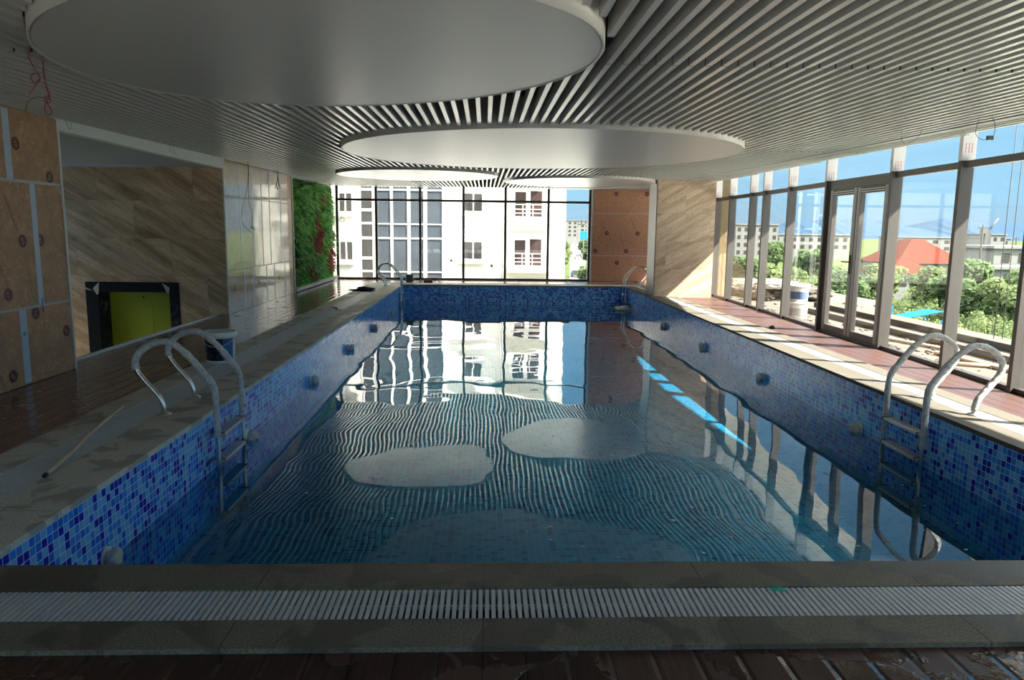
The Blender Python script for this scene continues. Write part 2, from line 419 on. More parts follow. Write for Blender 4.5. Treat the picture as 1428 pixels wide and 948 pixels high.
# ------------------------------------------------------------------ POOL
mb = MB(); mb.box(PX0-.1, PX1+.1, PY0-.1, PY1+.1, FZ-.1, FZ); struct('pool_floor', mb, M['tile_floor'], 'pale teal mosaic floor of the swimming pool', 'pool floor')
for nm, b, l in (('wall_pool_left', (PX0-.1, PX0, PY0-.1, PY1+.1), 'bright blue mosaic pool wall below the wet left coping'),
              ('wall_pool_right', (PX1, PX1+.1, PY0-.1, PY1+.1), 'dark blue mosaic pool wall below the sunlit coping'),
              ('wall_pool_front', (PX0, PX1, PY0-.1, PY0), 'blue mosaic pool wall hidden under the front coping'),
              ('wall_pool_back', (PX0, PX1, PY1, PY1+.1), 'blue mosaic pool wall at the far end below the city window')):
    mb = MB(); mb.box(*b, FZ, -.032); struct(nm, mb, M['tile_wall'], l, 'pool wall')
mb = MB(); mb.quad([(PX0, PY0, WZ), (PX1, PY0, WZ), (PX1, PY1, WZ), (PX0, PY1, WZ)])
tag(mb.build('pool_water', M['water']), 'still clear water filling the blue tiled pool', 'water', None, 'stuff')

# coping rings: inner stone, gutter + grating, outer stone, then deck
R0 = (PX0+.02, PX1-.02, PY0+.015, PY1-.02)          # inner edge (slight overhang)
R1 = (-2.63, 4.12, 2.92, 20.36)
R2 = (-2.93, 4.31, 2.677, 20.62)
R3 = (-3.18, 4.50, 2.48, 20.82)
def ring_boxes(a, b, z0, z1):
    return {'front': (b[0], b[1], b[2], a[2], z0, z1), 'back': (b[0], b[1], a[3], b[3], z0, z1),
            'left': (b[0], a[0], a[2], a[3], z0, z1), 'right': (a[1], b[1], a[2], a[3], z0, z1)}
place = {'front': 'across the near end of the pool', 'back': 'along the far end under the city window', 'left': 'on the shaded left side of the pool', 'right': 'on the sunlit window side of the pool'}
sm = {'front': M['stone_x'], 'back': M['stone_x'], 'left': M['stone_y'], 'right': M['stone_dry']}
k = 0
for nm, a, b, dsc in (('inner', R0, R1, 'granite edge stones next to the water'), ('outer', R2, R3, 'granite strip between grating and deck')):
    for side, bx in ring_boxes(a, b, -.035 if nm == 'inner' else -.06, 0).items():
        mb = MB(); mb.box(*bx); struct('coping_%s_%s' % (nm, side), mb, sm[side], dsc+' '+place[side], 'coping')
for side, bx in ring_boxes(R1, R2, -.16, -.07).items():
    mb = MB(); mb.box(*bx); struct('gutter_%s' % side, mb, M['gutter'], 'dark overflow gutter under the grating '+place[side], 'gutter')
def grating(side, x0, x1, y0, y1, along):
    g = empty('overflow_grating', ((x0+x1)/2, (y0+y1)/2, -.06), 'white slatted overflow grating '+place[side], 'grating', 'pool overflow gratings')
    mb = MB(); p = .0262; w = .0165
    n = int(((x1-x0) if along == 'x' else (y1-y0))/p)
    for i in range(n):
        c = (x0 if along == 'x' else y0)+p*(i+.5)
        if along == 'x': mb.box(c-w/2, c+w/2, y0+.004, y1-.004, -.028, -.003)
        else: mb.box(x0+.004, x1-.004, c-w/2, c+w/2, -.028, -.003)
    b = mb.build('bars', M['grate_sun' if side == 'right' else 'grate'], g); b['kind'] = 'stuff'
    mb = MB()
    if along == 'x':
        for q in (.5,): mb.box(x0, x1, y0+(y1-y0)*q-.006, y0+(y1-y0)*q+.006, -.03, -.012)
    else:
        for q in (.5,): mb.box(x0+(x1-x0)*q-.006, x0+(x1-x0)*q+.006, y0, y1, -.03, -.012)
    mb.build('spine', M['grate'], g)
    for e in (0, 1):
        mb = MB()
        if along == 'x':
            yy = y0 if e == 0 else y1-.006; mb.box(x0, x1, yy, yy+.006, -.07, -.01)
        else:
            xx = x0 if e == 0 else x1-.006; mb.box(xx, xx+.006, y0, y1, -.07, -.01)
        mb.build('support_rail', M['grate'], g)
    return g
grating('front', R2[0], R2[1], R2[2], R1[2], 'x')
grating('back', R2[0], R2[1], R1[3], R2[3], 'x')
grating('left', R2[0], R1[0], R1[2], R1[3], 'y')
grating('right', R1[1], R2[1], R1[2], R1[3], 'y')

# ------------------------------------------------------------------ DECK AND ROOM SHELL
mb = MB(); mb.box(-4.62, R3[0], -3, YF, -.3, DZ); struct('floor_left', mb, M['deck_wet'], 'wet dark brown deck boards in front of the left wall', 'floor')
mb = MB(); mb.box(R3[0], R3[1], -3, R3[2], -.3, DZ); struct('floor_front', mb, M['deck'], 'wet dark brown deck boards at the near end', 'floor')
mb = MB(); mb.box(R3[0], R3[1], R3[3], YF, -.3, DZ); struct('floor_back', mb, M['deck_wet'], 'brown deck boards below the far window', 'floor')
mb = MB()
ys = [-3, 5, 6.9, 8.1, 9.55, 11.45, 13.03, 15, 17.5, YF]
poly = [(R3[1], -3)]+[(gx(y)+.16, y) for y in ys]+[(R3[1], YF)]
mb.prism(poly, 'z', -.3, DZ); struct('floor_right', mb, M['deck_dry'], 'reddish brown deck boards along the window wall', 'floor')
mb = MB(); mb.box(-4.66, -4.62, 7.87, 12.93, -1.3, 0.0); struct('trim_1', mb, M['corner'], 'white edge strip of the deck beside the lowered lobby', 'trim')
# left wall near part
mb = MB(); mb.box(-4.62, XL-.016, -3, 7.86, -.3, 3.0); struct('wall_left', mb, M['grey_wall'], 'grey wall behind the stamped brown boards', 'wall')
mb = MB(); mb.box(XL-.02, XL+.012, 7.865, 7.885, -.02, zc(7.9)); struct('trim_2', mb, M['corner'], 'white corner strip at the edge of the stamped boards', 'trim')
mb = MB(); mb.box(-9, -4.62, 7.66, 7.86, -1.3, 3.0); struct('wall_lobby_near', mb, M['grey_wall'], 'lobby wall behind the stamped boards', 'wall')
mb = MB(); mb.box(-9, -4.62, 7.8, 13.0, -1.42, -1.3); struct('floor_lobby', mb, M['concrete'], 'lowered lobby floor beyond the deck edge', 'floor')
# lobby end wall with lift opening: built around x -6.88..-5.29, top .53
LY = 12.92; ox0, ox1, oz = -6.88, -5.29, .535
mb = MB(); mb.box(-9, ox0, LY, LY+.25, -1.3, 2.49); mb.box(ox1, -4.47, LY, LY+.25, -1.3, 2.49); mb.box(ox0, ox1, LY, LY+.25, oz, 2.49)
struct('wall_lobby_back', mb, M['marble_l'], 'brown veined marble wall above the lift doorway', 'wall')
mb = MB(); mb.box(-9.1, -9, 7.8, 13, -1.3, .3); mb.box(-9.1, -9, 7.8, 13, 2.3, 3.0); mb.box(-9.1, -9, 7.8, 9.0, .3, 2.3); struct('wall_lobby_end', mb, M['grey_wall'], 'unseen lobby end wall opened for an added daylight window', 'wall')
mb = MB(); mb.box(-9.06, -9.05, 9.0, 12.92, .3, 2.3); struct('window_added_lobby', mb, M['glass'], 'unseen window added at the lobby end for daylight', 'window')  # out of view, added to bring daylight onto the lobby marble
mb = MB(); mb.box(-9, -4.55, 7.86, 13.1, 2.49, 2.6); struct('ceiling_lobby', mb, M['grey_wall'], 'grey ceiling of the lobby recess', 'ceiling')
mb = MB(); mb.box(-9, -5.6, 12.6, 12.92, 2.46, 2.49); struct('trim_3', mb, M['grey_wall'], 'white dropped edge of the lobby ceiling above marble', 'trim')
mb = MB(); mb.box(-4.55, -4.44, 7.88, 12.95, 2.47, 2.72); struct('trim_4', mb, M['white_wall'], 'white beam over the lobby opening', 'trim')
# second left wall, living wall backing
mb = MB(); mb.box(-4.75, -4.476, 12.95, 17.42, -.3, 3.0); struct('wall_left_middle', mb, M['grey_wall'], 'wall behind the film covered boards', 'wall')
mb = MB(); mb.box(-4.48, -4.448, 12.925, 12.945, -.02, zc(13)); struct('trim_5', mb, M['corner'], 'white corner strip between marble and film covered boards', 'trim')
mb = MB(); mb.box(-4.9, -4.62, 17.42, YF+.1, -.3, 3.0); struct('wall_left_far', mb, M['grey_wall'], 'wall behind the vertical garden', 'wall')
mb = MB(); mb.box(-4.475, -4.44, 17.4, 17.43, -.02, zc(17.4)); struct('trim_6', mb, M['corner'], 'pale trim strip between boards and vertical garden', 'trim')
# back (far) right wall, marble pier, wall behind the camera with glazing added for daylight
mb = MB(); mb.box(3.2, 5.55, 22.42, 22.62, -.3, 3.0); struct('wall_back', mb, M['grey_wall'], 'far wall carrying the three rust brown boards', 'wall')
mb = MB(); mb.box(3.97, 5.325, 17.08, 17.86, -.06, 3.0); struct('wall_pier', mb, M['marble_r'], 'pale veined marble pier at the window end of the pool', 'wall')
mb = MB(); mb.box(3.945, 3.969, 17.09, 17.85, -.03, 3.0); struct('trim_7', mb, M['marble_grey'], 'polished grey stone side of the marble pier', 'trim')
mb = MB(); mb.box(-4.7, 5.0, -3.2, -3, -.3, .0); mb.box(-4.7, 5.0, -3.2, -3, 2.7, 3.1); mb.box(-4.7, -4.2, -3.2, -3, 0, 2.7); struct('wall_front', mb, M['grey_wall'], 'unseen end wall behind the viewer, opened for added glazing', 'wall')
for i_ in range(6):
    mb = MB(); x_ = -4.2+i_*1.8; mb.box(x_, x_+.07, -3.14, -3.02, 0, 2.7); struct('mullion_added_front', mb, M['dark_frame'], 'dark upright of the added window behind the viewer', 'mullion')
mb = MB(); mb.box(-4.2, 5.0, -3.09, -3.078, .0, 2.7); struct('window_front', mb, M['glass'], 'unseen window added behind the viewer for daylight', 'window')  # out of view, glazing added to let more daylight into the hall
# upper slab with overhang: the roof edge follows the curved facade
SUN = Vector((-1.0, .385, -1.035)); ZE = 3.35
edge = []
for y, zs in ((-2, 1.3), (3, 1.36), (5, 1.4), (7, 1.56), (8.2, 1.7), (9.5, 1.78), (11, 1.76), (12.2, 1.68), (13, 1.57), (14, 1.4), (15, 1.26), (17.4, 1.02), (22.5, .55), (26, .2)):
    d = (ZE-zs)/1.035; edge.append((5.33+d, y-.385*d))
mb = MB(); mb.prism([(-9.2, edge[0][1])]+edge+[(-9.2, edge[-1][1])], 'z', ZE, ZE+.4); struct('roof', mb, M['grey_wall'], 'roof slab reaching out past the window wall', 'roof')
mb = MB(); mb.prism([(-4.7, -3.1)]+[(gx(y)+.14, y) for y in ys]+[(-4.7, YF)], 'z', 2.97, 3.03); struct('ceiling', mb, M['void'], 'dark ceiling void above the slats', 'ceiling')
mb = MB(); mb.box(-9.2, -4.7, -3.2, YF+.3, 2.98, 3.06); struct('ceiling_upper', mb, M['void'], 'hidden slab over the lobby', 'ceiling')
for i in range(len(ys)-1):
    mb = MB(); a, b = ys[i], ys[i+1]
    mb.prism([(gx(a)+.08, a), (gx(a)+.14, a), (gx(b)+.14, b), (gx(b)+.08, b)], 'z', zc((a+b)/2)+.125, 2.98); struct('trim_%d' % (20+i), mb, M['brown_frame'], 'bronze head strip above window bay, hidden by slats', 'trim')
mb = MB(); mb.box(-4.65, 3.2, 22.47, 22.57, zc(22.5)+.03, 3.0); struct('trim_8', mb, M['dark_frame'], 'dark head strip over the far window', 'trim')

# ------------------------------------------------------------------ CEILING DISCS
discs = [(-.985, 4.56, 1.76, 1.4, 140, 'largest pale round ceiling disc, overhead at the near end', 'd1'), (.71, 10.15, 2.66, 2.48, 154, 'second pale round ceiling disc, over the middle of the pool', 'd2'),
         (-1.41, 15.66, 1.68, 1.6, 156, 'smaller round ceiling disc towards the vertical garden', 'd3'), (2.2, 17.5, 1.75, 1.72, 0, 'far round ceiling disc near the rust brown boards', 'd4')]
def oval(mb, cx, cy, zb, a, b, th):
    mb.bm.transform(Matrix.Translation((cx, cy, zb)) @ Matrix.Rotation(math.radians(th), 4, 'Z') @ Matrix.Diagonal((1, b/a, 1, 1))); return mb
def oval_cut(x, cx, cy, a, b, th):        # where a slat at x meets the disc (plus a small gap)
    c, s_ = math.cos(math.radians(th)), math.sin(math.radians(th)); a += .012; b += .012
    m00 = c*c/a**2+s_*s_/b**2; m01 = c*s_*(1/a**2-1/b**2); m11 = s_*s_/a**2+c*c/b**2
    lo, hi = [], []
    for q in (x-sw/2, x, x+sw/2):
        d = q-cx; disc = (m01*d)**2-m11*(m00*d*d-1)
        if disc > 0: lo.append(cy+(-m01*d-math.sqrt(disc))/m11); hi.append(cy+(-m01*d+math.sqrt(disc))/m11)
    return (min(lo), max(hi)) if lo else None
for cx, cy, r, rb, th, lab, _ in discs:
    zb = zc(cy)-.06
    d = empty('ceiling_disc', (cx, cy, zb), lab, 'ceiling disc', 'round ceiling discs')
    mb = MB(); mb.lathe([(r-.02, 0), (r-.02, .012)], (0, 0, 0), 128); oval(mb, cx, cy, zb, r, rb, th).build('face', M['disc'], d)
    mb = MB(); mb.lathe([(r-.018, .004), (r-.012, -.004), (r, -.004), (r, .33), (r-.018, .33)], (0, 0, 0), 128, cap=False); oval(mb, cx, cy, zb, r, rb, th).build('side_band', M['disc_side'], d)
# ------------------------------------------------------------------ SLATS
F0 = 1024.0
pieces = []
pitch = .1035; sw = .037; sh = .105
xs = [-4.31+pitch*i for i in range(88)]
xs_r = [4.86, 4.955, 5.05, 5.145, 5.24, 5.335, 5.43]
rows = [(1.9, 4.728), (4.75, 10.04), (10.062, 15.39), (15.412, 22.44)]
rowtxt = ['in the row nearest the camera', 'in the second row from camera', 'in the third row from camera', 'in the row by the far window']
allx = sorted(xs[:87]+xs_r, reverse=True)
for i, x in enumerate(allx):
    for ri, (a, b) in enumerate(rows):
        segs = [(a, b, '')]
        for cx, cy, r, rb, th, lab, nm in discs:
            cut = oval_cut(x, cx, cy, r, rb, th)
            if cut is None: continue
            c0, c1 = cut; new = []
            for s0, s1, t in segs:
                if s1 <= c0 or s0 >= c1: new.append((s0, s1, t)); continue
                if s0 < c0: new.append((s0, c0, t+(' before the %s disc' % {'d1': 'largest', 'd2': 'second', 'd3': 'smaller', 'd4': 'far'}[nm])))
                if s1 > c1: new.append((c1, s1, t+(' past the %s disc' % {'d1': 'largest', 'd2': 'second', 'd3': 'smaller', 'd4': 'far'}[nm])))
            segs = new
        for s0, s1, t in segs:
            if x > 4.8:
                while s0 < s1 and gx(s0) < x+.04: s0 += .05
            if s1-s0 < .04 or s1 < 3.0: continue
            # rough share of the picture: lower face + side, only what lies ahead in frame
            v0 = max(s0, 2.9, abs(x)/.74); 
            if v0 >= s1: continue
            area = F0*F0*(zc(8)-1.5)*sw*(1/v0-1/s1)/1.0 + F0*F0*abs(x)*sh*(1/v0-1/s1)*.6
            pieces.append((area, i, x, ri, s0, s1, t))
pieces.sort(key=lambda p: -p[0])
stuff = MB()
used_labels = set()
def slat_geo(mb, x, s0, s1):
    z0, z1 = zc(s0), zc(s1)
    mb.hexa([(x-sw/2, s0, z0), (x+sw/2, s0, z0), (x+sw/2, s1, z1), (x-sw/2, s1, z1)],
            [(x-sw/2, s0, z0+sh), (x+sw/2, s0, z0+sh), (x+sw/2, s1, z1+sh), (x-sw/2, s1, z1+sh)])
for k, (area, i, x, ri, s0, s1, t) in enumerate(pieces):
    if k < 298:
        mb = MB(); slat_geo(mb, x, s0, s1); o = mb.build('ceiling_baffle', M['slat'])
        if ri < 3 and abs(s1-rows[ri][1]) < .002:
            mb = MB(); z_ = zc(s1); g_ = rows[ri+1][0]-rows[ri][1]
            mb.box(x-sw*.49, x+sw*.49, s1+.0005, s1+g_-.0005, z_+.0012, z_+sh*.98); mb.build('joint_sleeve', M['gutter'], o)
        if t: lab = 'ceiling slat %s from window wall%s, %s' % (ordn(i+1), t, ['first row', 'second row', 'third row', 'last row'][ri])
        else: lab = 'ceiling slat %s from the window wall, %s' % (ordn(i+1), rowtxt[ri])
        if len(lab.split()) > 16: lab = 'slat %s from window wall%s, %s' % (ordn(i+1), t, ['first row', 'second row', 'third row', 'last row'][ri])
        tag(o, 'grey '+lab if len(lab.split()) < 16 else lab, 'ceiling slat', 'ceiling slats', 'thing')
    else: slat_geo(stuff, x, s0, s1)
tag(stuff.build('ceiling_baffles', M['slat']), 'remaining far grey ceiling slats beyond the round discs', 'ceiling slats', None, 'stuff')
mb = MB(); y0, y1 = 1.9, 22.44
mb.hexa([(4.68, y0, zc(y0)+.0), (4.8, y0, zc(y0)), (4.8, y1, zc(y1)), (4.68, y1, zc(y1))], [(4.68, y0, zc(y0)+.1), (4.8, y0, zc(y0)+.1), (4.8, y1, zc(y1)+.1), (4.68, y1, zc(y1)+.1)])
struct('trim_9', mb, M['strip_grey'], 'wide flat grey strip running between the slats near the window wall', 'trim')
# cross carriers above the slats
for j, y in enumerate((6.6, 12.2, 15.0, 19.6, 21.6)):
    mb = MB(); mb.box(-4.36, gx(y)-.02, y-.02, y+.02, zc(y)+sh+.001, zc(y)+sh+.04); struct('trim_%d' % (40+j), mb, M['gutter'], 'dark carrier rail across the slats, %s from camera' % ordn(j+1), 'trim')

# ------------------------------------------------------------------ WALL PANELS
def stamp(parent, face, u, z, r=.062, ang=0.0, txt='VA', axis='x', sgn=1):
    """round dark red stamp lying on a board; face = plane coordinate; u = coordinate along the wall"""
    if axis == 'x': base = Matrix.Translation((face, u, z)) @ Matrix(((0, 0, 1, 0), (1, 0, 0, 0), (0, 1, 0, 0), (0, 0, 0, 1)))
    else: base = Matrix.Translation((u, face, z)) @ Matrix(((1, 0, 0, 0), (0, 0, -1, 0), (0, 1, 0, 0), (0, 0, 0, 1)))
    base = Matrix.Translation(-wloc(parent)) @ base @ Matrix.Rotation(ang, 4, 'Z')
    mb = MB(); mb.lathe([(r, 0), (r, .0012)], (0, 0, 0), 28); mb.bm.transform(base)
    bm = mb.bm; me = bpy.data.meshes.new('stamp'); bm.to_mesh(me); bm.free(); me.materials.append(M['stamp'])
    o = bpy.data.objects.new('stamp', me); COL.objects.link(o); o.parent = parent; o['label'] = 'round dark red stamp'
    text_mesh('stamp_lettering', txt, r*.95, M['stamp_txt'], o, base @ Matrix.Translation((0, 0, .0016)), .0006)
def print_lines(parent, face, u, z, length, ang, axis='x', n=2):
    """slanting line of tiny reddish print"""
    mb = MB(); ca, sa = math.cos(ang), math.sin(ang); rr = random.Random(int(u*100+z*37))
    for k in range(n):
        p = 0.0
        while p < length:
            w = rr.uniform(.006, .014)
            c = [(p, k*.022), (p+w, k*.022), (p+w, k*.022+.011), (p, k*.022+.011)]
            q = [(u+a*ca-b*sa, z+a*sa+b*ca) for a, b in c]
            if axis == 'x': mb.prism(q, 'x', face, face+.0008)
            else: mb.prism(q, 'y', face-.0008, face)
            p += w+rr.choice((.004, .004, .014))
    mb.build('print_lines', M['red_ink'], parent)
PF = XL   # board face plane
def board(x0f, x1f, y0, y1, z0, z1, lab, mat, grp):
    o = empty('wall_board', (x0f, (y0+y1)/2, z0), lab, 'wall board', grp)
    mb = MB(); mb.box(x0f, x1f, y0+.002, y1-.002, z0+.003, z1-.003); mb.build('sheet', mat, o); return o
zt = 2.545
g1 = 'stamped brown boards on the left wall'
rowz = [(DZ, .712), (.712, 1.897), (1.897, 2.56)]
B = {}
for key, r, y0, y1, lab in (('t0', 2, 5.4, 7.05, 'brown stamped board in the top row, cut by the picture edge'), ('t1', 2, 7.05, 7.865, 'brown stamped board in the top row beside the lobby opening'),
                            ('m0', 1, 5.4, 7.37, 'tall brown stamped board in the middle row with slanting red print'), ('m1', 1, 7.37, 7.865, 'narrow tall brown board in the middle row beside the lobby'),
                            ('b0', 0, 5.4, 7.05, 'brown stamped board in the bottom row, farther from the lobby'), ('b1', 0, 7.05, 7.865, 'brown stamped board in the bottom row beside the lobby')):
    B[key] = board(XL-.016, XL, y0, y1, *rowz[r], lab, M['board'], g1)
def strip(parent, x, y0, y1, z0, z1, dy=0.0, mat='tape', name='tape_strip'):
    mb = MB(); mb.prism([(y0, z0), (y1, z0), (y1+dy, z1), (y0+dy, z1)], 'x', x+(.0002 if mat == 'tape' else .0026), x+(.0022 if mat == 'tape' else .0042)); o = mb.build(name, M[mat], parent)
    o['label'] = 'pale blue-grey tape strip' if mat == 'tape' else 'pale seam strip'; return o
strip(B['t0'], PF, 7.0, 7.095, 1.9, 2.54); strip(B['m0'], PF, 7.325, 7.41, .70, 1.9); strip(B['b0'], PF, 7.01, 7.11, 0, .71)
strip(B['m0'], PF, 5.4, 7.865, 1.885, 1.912, mat='seam', name='seam_strip'); strip(B['b0'], PF, 5.4, 7.865, .70, .722, mat='seam', name='seam_strip')
for key, y, z, a in (('t1', 7.171, 2.239, 1.9), ('t1', 7.674, 1.967, 1.3), ('m0', 7.153, 1.342, 2.0), ('m1', 7.437, 1.345, 2.0), ('m0', 6.875, .858, 2.0), ('b1', 7.262, .645, 1.2), ('b1', 7.758, .406, 2.6), ('b0', 6.842, .102, 2.3)):
    stamp(B[key], PF+.0002, y, z, .06, a)
for key, y, z, L in (('m0', 6.93, 1.75, .34), ('m0', 6.72, 1.25, .36), ('b0', 6.6, .22, .25)): print_lines(B[key], PF+.0002, y, z, L, -1.15)
mb = MB(); mb.lathe([(.024, 0), (.024, .001)], (0, 0, 0), 20); mb.bm.transform(Matrix.Translation((PF+.0024, 7.06, .47)) @ Matrix.Rotation(PI/2, 4, 'Y')); mb.build('round_sticker', M['teal_ink'], B['b0'])
mb = MB(); mb.tube(smooth([(PF+.004, 7.38, .78), (PF+.004, 7.375, .72), (PF+.004, 7.38, .64)]), .004, 6); mb.build('blue_mark', M['blue_ink'], B['m0'])
mb = MB(); mb.hexa([(PF, 7.72, 1.86), (PF, 7.86, 1.78), (PF, 7.86, 1.83)], [(PF+.03, 7.74, 1.88), (PF+.01, 7.86, 1.785), (PF+.012, 7.86, 1.835)]); mb.build('torn_corner', M['paper'], B['m1'])

g2 = 'film covered boards on the left wall past the lobby'
XM = -4.46
rz2 = [(DZ, .74, [12.95, 13.85, 14.36, 15.25, 15.8, 16.63, 17.0], 'bottom row'), (.74, 2.03, [12.95, 13.75, 14.5, 15.06, 15.6, 16.42, 17.0], 'middle row'), (2.03, 2.66, [12.95, 13.75, 14.5, 15.06, 15.6, 16.42, 17.0], 'top row')]
for z0, z1, sy, rn in rz2:
    for i in range(6):
        o = board(XM-.014, XM, sy[i], sy[i+1], z0, z1, 'glossy film covered brown board, %s from the lobby corner, %s' % (ordn(i+1), rn), M['board_film'], g2)
        if i < 5 and not (rn == 'bottom row' and i > 6): strip(o, XM, sy[i+1]-.03, sy[i+1]+.03, z0+.01, z1-.02)
        strip(o, XM, sy[i], sy[i+1], z1-.014, z1+.004, mat='seam', name='seam_strip')
        if rn == 'bottom row' and i in (0, 2, 4): stamp(o, XM+.0002, sy[i]+.35, .42, .05, 2.0)
o = board(XM-.014, XM, 17.0, 17.4, DZ, 2.67, 'plain narrow brown strip of board beside the vertical garden', M['board'], g2)
mb = MB(); mb.box(XM, XM+.003, 17.1, 17.33, 1.62, 1.67); mb.box(XM, XM+.003, 17.12, 17.3, .42, .56); mb.build('orange_tape', M['orange'], o)

g3 = 'rust brown boards on the far wall'
for z0, z1, lab, st in ((DZ, .765, 'rust brown stamped board, lowest of three on the far wall', [(4.021, .55)]),
                        (.765, 2.04, 'rust brown stamped board, middle of three on the far wall', [(3.685, 1.442), (4.627, 1.442), (3.351, .9), (4.295, .908)]),
                        (2.04, 2.76, 'rust brown stamped board, topmost of three on the far wall', [(3.941, 2.62), (4.87, 2.62)])):
    o = empty('wall_board', (4.35, 22.41, z0), lab, 'wall board', g3)
    mb = MB(); mb.box(3.24, 5.5, 22.4, 22.419, z0+.005, z1-.005); mb.build('sheet', M['osb'], o)
    mb = MB(); mb.box(3.24, 5.5, 22.397, 22.4, z1-.014, z1+.002); s_ = mb.build('seam_strip', M['seam'], o)
    for u, z in st:
        stamp(o, 22.399, u, z, .065, .4, axis='y')
        if z < 2.5 and z > .6: print_lines(o, 22.399, u-.22, z+.42, .33, -1.15, axis='y')
mb = MB(); mb.box(3.2, 3.25, 22.36, 22.42, -.02, 2.76); struct('trim_10', mb, M['grey_wall'], 'grey edge strip beside the rust brown boards', 'trim')

# ------------------------------------------------------------------ LIFT DOORWAY
L = empty('lift_doorway', (-6.08, LY, -1.3), 'black framed lift doorway with olive green doors in the marble wall', 'doorway')
mb = MB(); mb.box(ox0, ox0+.21, LY-.012, LY+.02, -1.3, oz); mb.build('jamb', M['elev_black'], L)
mb = MB(); mb.box(ox1-.17, ox1, LY-.012, LY+.02, -1.3, oz); mb.build('jamb', M['elev_scuffed'], L)
mb = MB(); mb.box(ox0+.21, ox1-.17, LY-.012, LY+.02, oz-.175, oz); mb.build('lintel', M['elev_black'], L)
mb = MB(); mb.box(ox0+.19, ox0+.21, LY+.02, LY+.42, -1.3, oz-.175); mb.build('reveal', M['elev_scuffed'], L)
mb = MB(); mb.box(ox1-.17, ox1-.15, LY+.02, LY+.42, -1.3, oz-.175); mb.build('reveal', M['elev_scuffed'], L)
mb = MB(); mb.box(ox0+.19, ox1-.15, LY+.02, LY+.42, oz-.175, oz-.155); mb.build('reveal', M['elev_black'], L)
xm = -5.93
for a, b in ((ox0+.2, xm-.003), (xm+.003, ox1-.15)):
    mb = MB(); mb.box(a, b, LY+.38, LY+.41, -1.3, oz-.17); o = mb.build('door_leaf', M['olive'], L); o['label'] = 'olive green film covered door leaf'
mb = MB(); mb.lathe([(.018, 0), (.018, .004)], (0, 0, 0), 16); mb.bm.transform(Matrix.Translation((-6.08, LY+.376, .24)) @ Matrix.Rotation(PI/2, 4, 'X')); mb.build('lock_hole', M['black_cap'], L)
for pts in ([(-6.75, .42), (-6.64, .53), (-6.66, .33), (-6.69, .31)], [(-5.57, .52), (-5.45, .44), (-5.47, .34), (-5.5, .36)], [(-6.88, .44), (-6.75, .38), (-6.86, .4)]):
    mb = MB(); mb.prism(pts, 'y', LY-.018, LY-.0125); o = mb.build('torn_paper', M['paper'], L)
mb = MB(); mb.box(-9, -5.2, LY+.43, LY+.5, -1.3, .6); struct('wall_lift_shaft', mb, M['dark_wall'], 'dark shaft wall behind the lift doors', 'wall')

# ------------------------------------------------------------------ VERTICAL GARDEN
G = empty('vertical_garden', (-4.55, 20.05, 0), 'vertical garden of green and dark red plants beside the far window', 'vertical garden')
gy0, gy1, gz0, gz1 = 17.46, 22.42, .07, 2.66
mb = MB(); mb.box(-4.615, -4.57, gy0, gy1, gz0, gz1); mb.build('backing', M['moss'], G)
mb = MB(); mb.box(-4.615, -4.42, gy0, gy1, .0, .07); mb.build('planter_ledge', M['seam'], G)
leafs = {'grass_tufts': MB(), 'fern_leaves': MB(), 'red_leaves': MB(), 'yellow_leaves': MB()}
lm = {'grass_tufts': M['leaf_green'], 'fern_leaves': M['leaf_dark'], 'red_leaves': M['leaf_red'], 'yellow_leaves': M['leaf_yellow']}
rg = random.Random(3)
def leaf(mb, p, d, L, w, droop):
    d = d.normalized(); side = d.cross(Vector((0, 0, 1)))
    if side.length < .1: side = Vector((0, 1, 0))
    side.normalize(); side = (side+Vector((rg.uniform(-.5, .5), rg.uniform(-.5, .5), rg.uniform(-.5, .5)))).normalized()
    prev = None; bm = mb.bm
    n = 3
    for k in range(n+1):
        t = k/n; q = p+d*L*t+Vector((0, 0, -droop*L*t*t)); ww = w*math.sin(PI*(.12+.88*t))*.5 if k < n else .001
        a = bm.verts.new(q+side*ww); b = bm.verts.new(q-side*ww)
        if prev: bm.faces.new((prev[0], prev[1], b, a))
        prev = (a, b)
reds = [(20.0, 1.75, .2), (20.5, 1.35, .22), (19.9, 1.05, .25), (20.3, 1.05, .2), (20.3, 2.2, .15), (21.2, 2.35, .16), (19.2, .55, .16), (21.9, .55, .32), (21.7, .85, .2), (19.6, .3, .16), (22.3, 1.3, .14), (22.3, .9, .12)]
yells = [(21.4, 1.0, .22), (18.1, .6, .25), (22.2, 1.9, .2), (22.2, 2.3, .2), (18.3, 1.45, .16), (20.9, .55, .15)]
for _ in range(4200):
    y = rg.uniform(gy0+.14, gy1-.05); z = rg.uniform(gz0, gz1); p = Vector((-4.57, y, z))
    kind = None
    for cy, cz, r in reds:
        if ((y-cy)*.7)**2+(z-cz)**2 < r*r: kind = 'red_leaves'
    for cy, cz, r in yells:
        if ((y-cy)*.7)**2+(z-cz)**2 < r*r and not kind and rg.random() < .7: kind = 'yellow_leaves'
    if not kind:
        v = noise.noise(Vector((y*1.1, z*1.7, 4.0)))
        kind = 'grass_tufts' if (v > .02 or z < .35 or y < 17.9) else 'fern_leaves'
    d = Vector((rg.uniform(.45, 1.2), rg.uniform(-1.1, 1.1), rg.uniform(-.7, 1.0)))
    if kind == 'grass_tufts': leaf(leafs[kind], p, d, rg.uniform(.08, .16), rg.uniform(.012, .022), .7)
    elif kind == 'fern_leaves': leaf(leafs[kind], p, d, rg.uniform(.15, .28), rg.uniform(.06, .11), .6)
    elif kind == 'red_leaves': leaf(leafs[kind], p, d, rg.uniform(.13, .24), rg.uniform(.05, .09), .4)
    else: leaf(leafs[kind], p, d, rg.uniform(.1, .2), rg.uniform(.03, .05), .4)
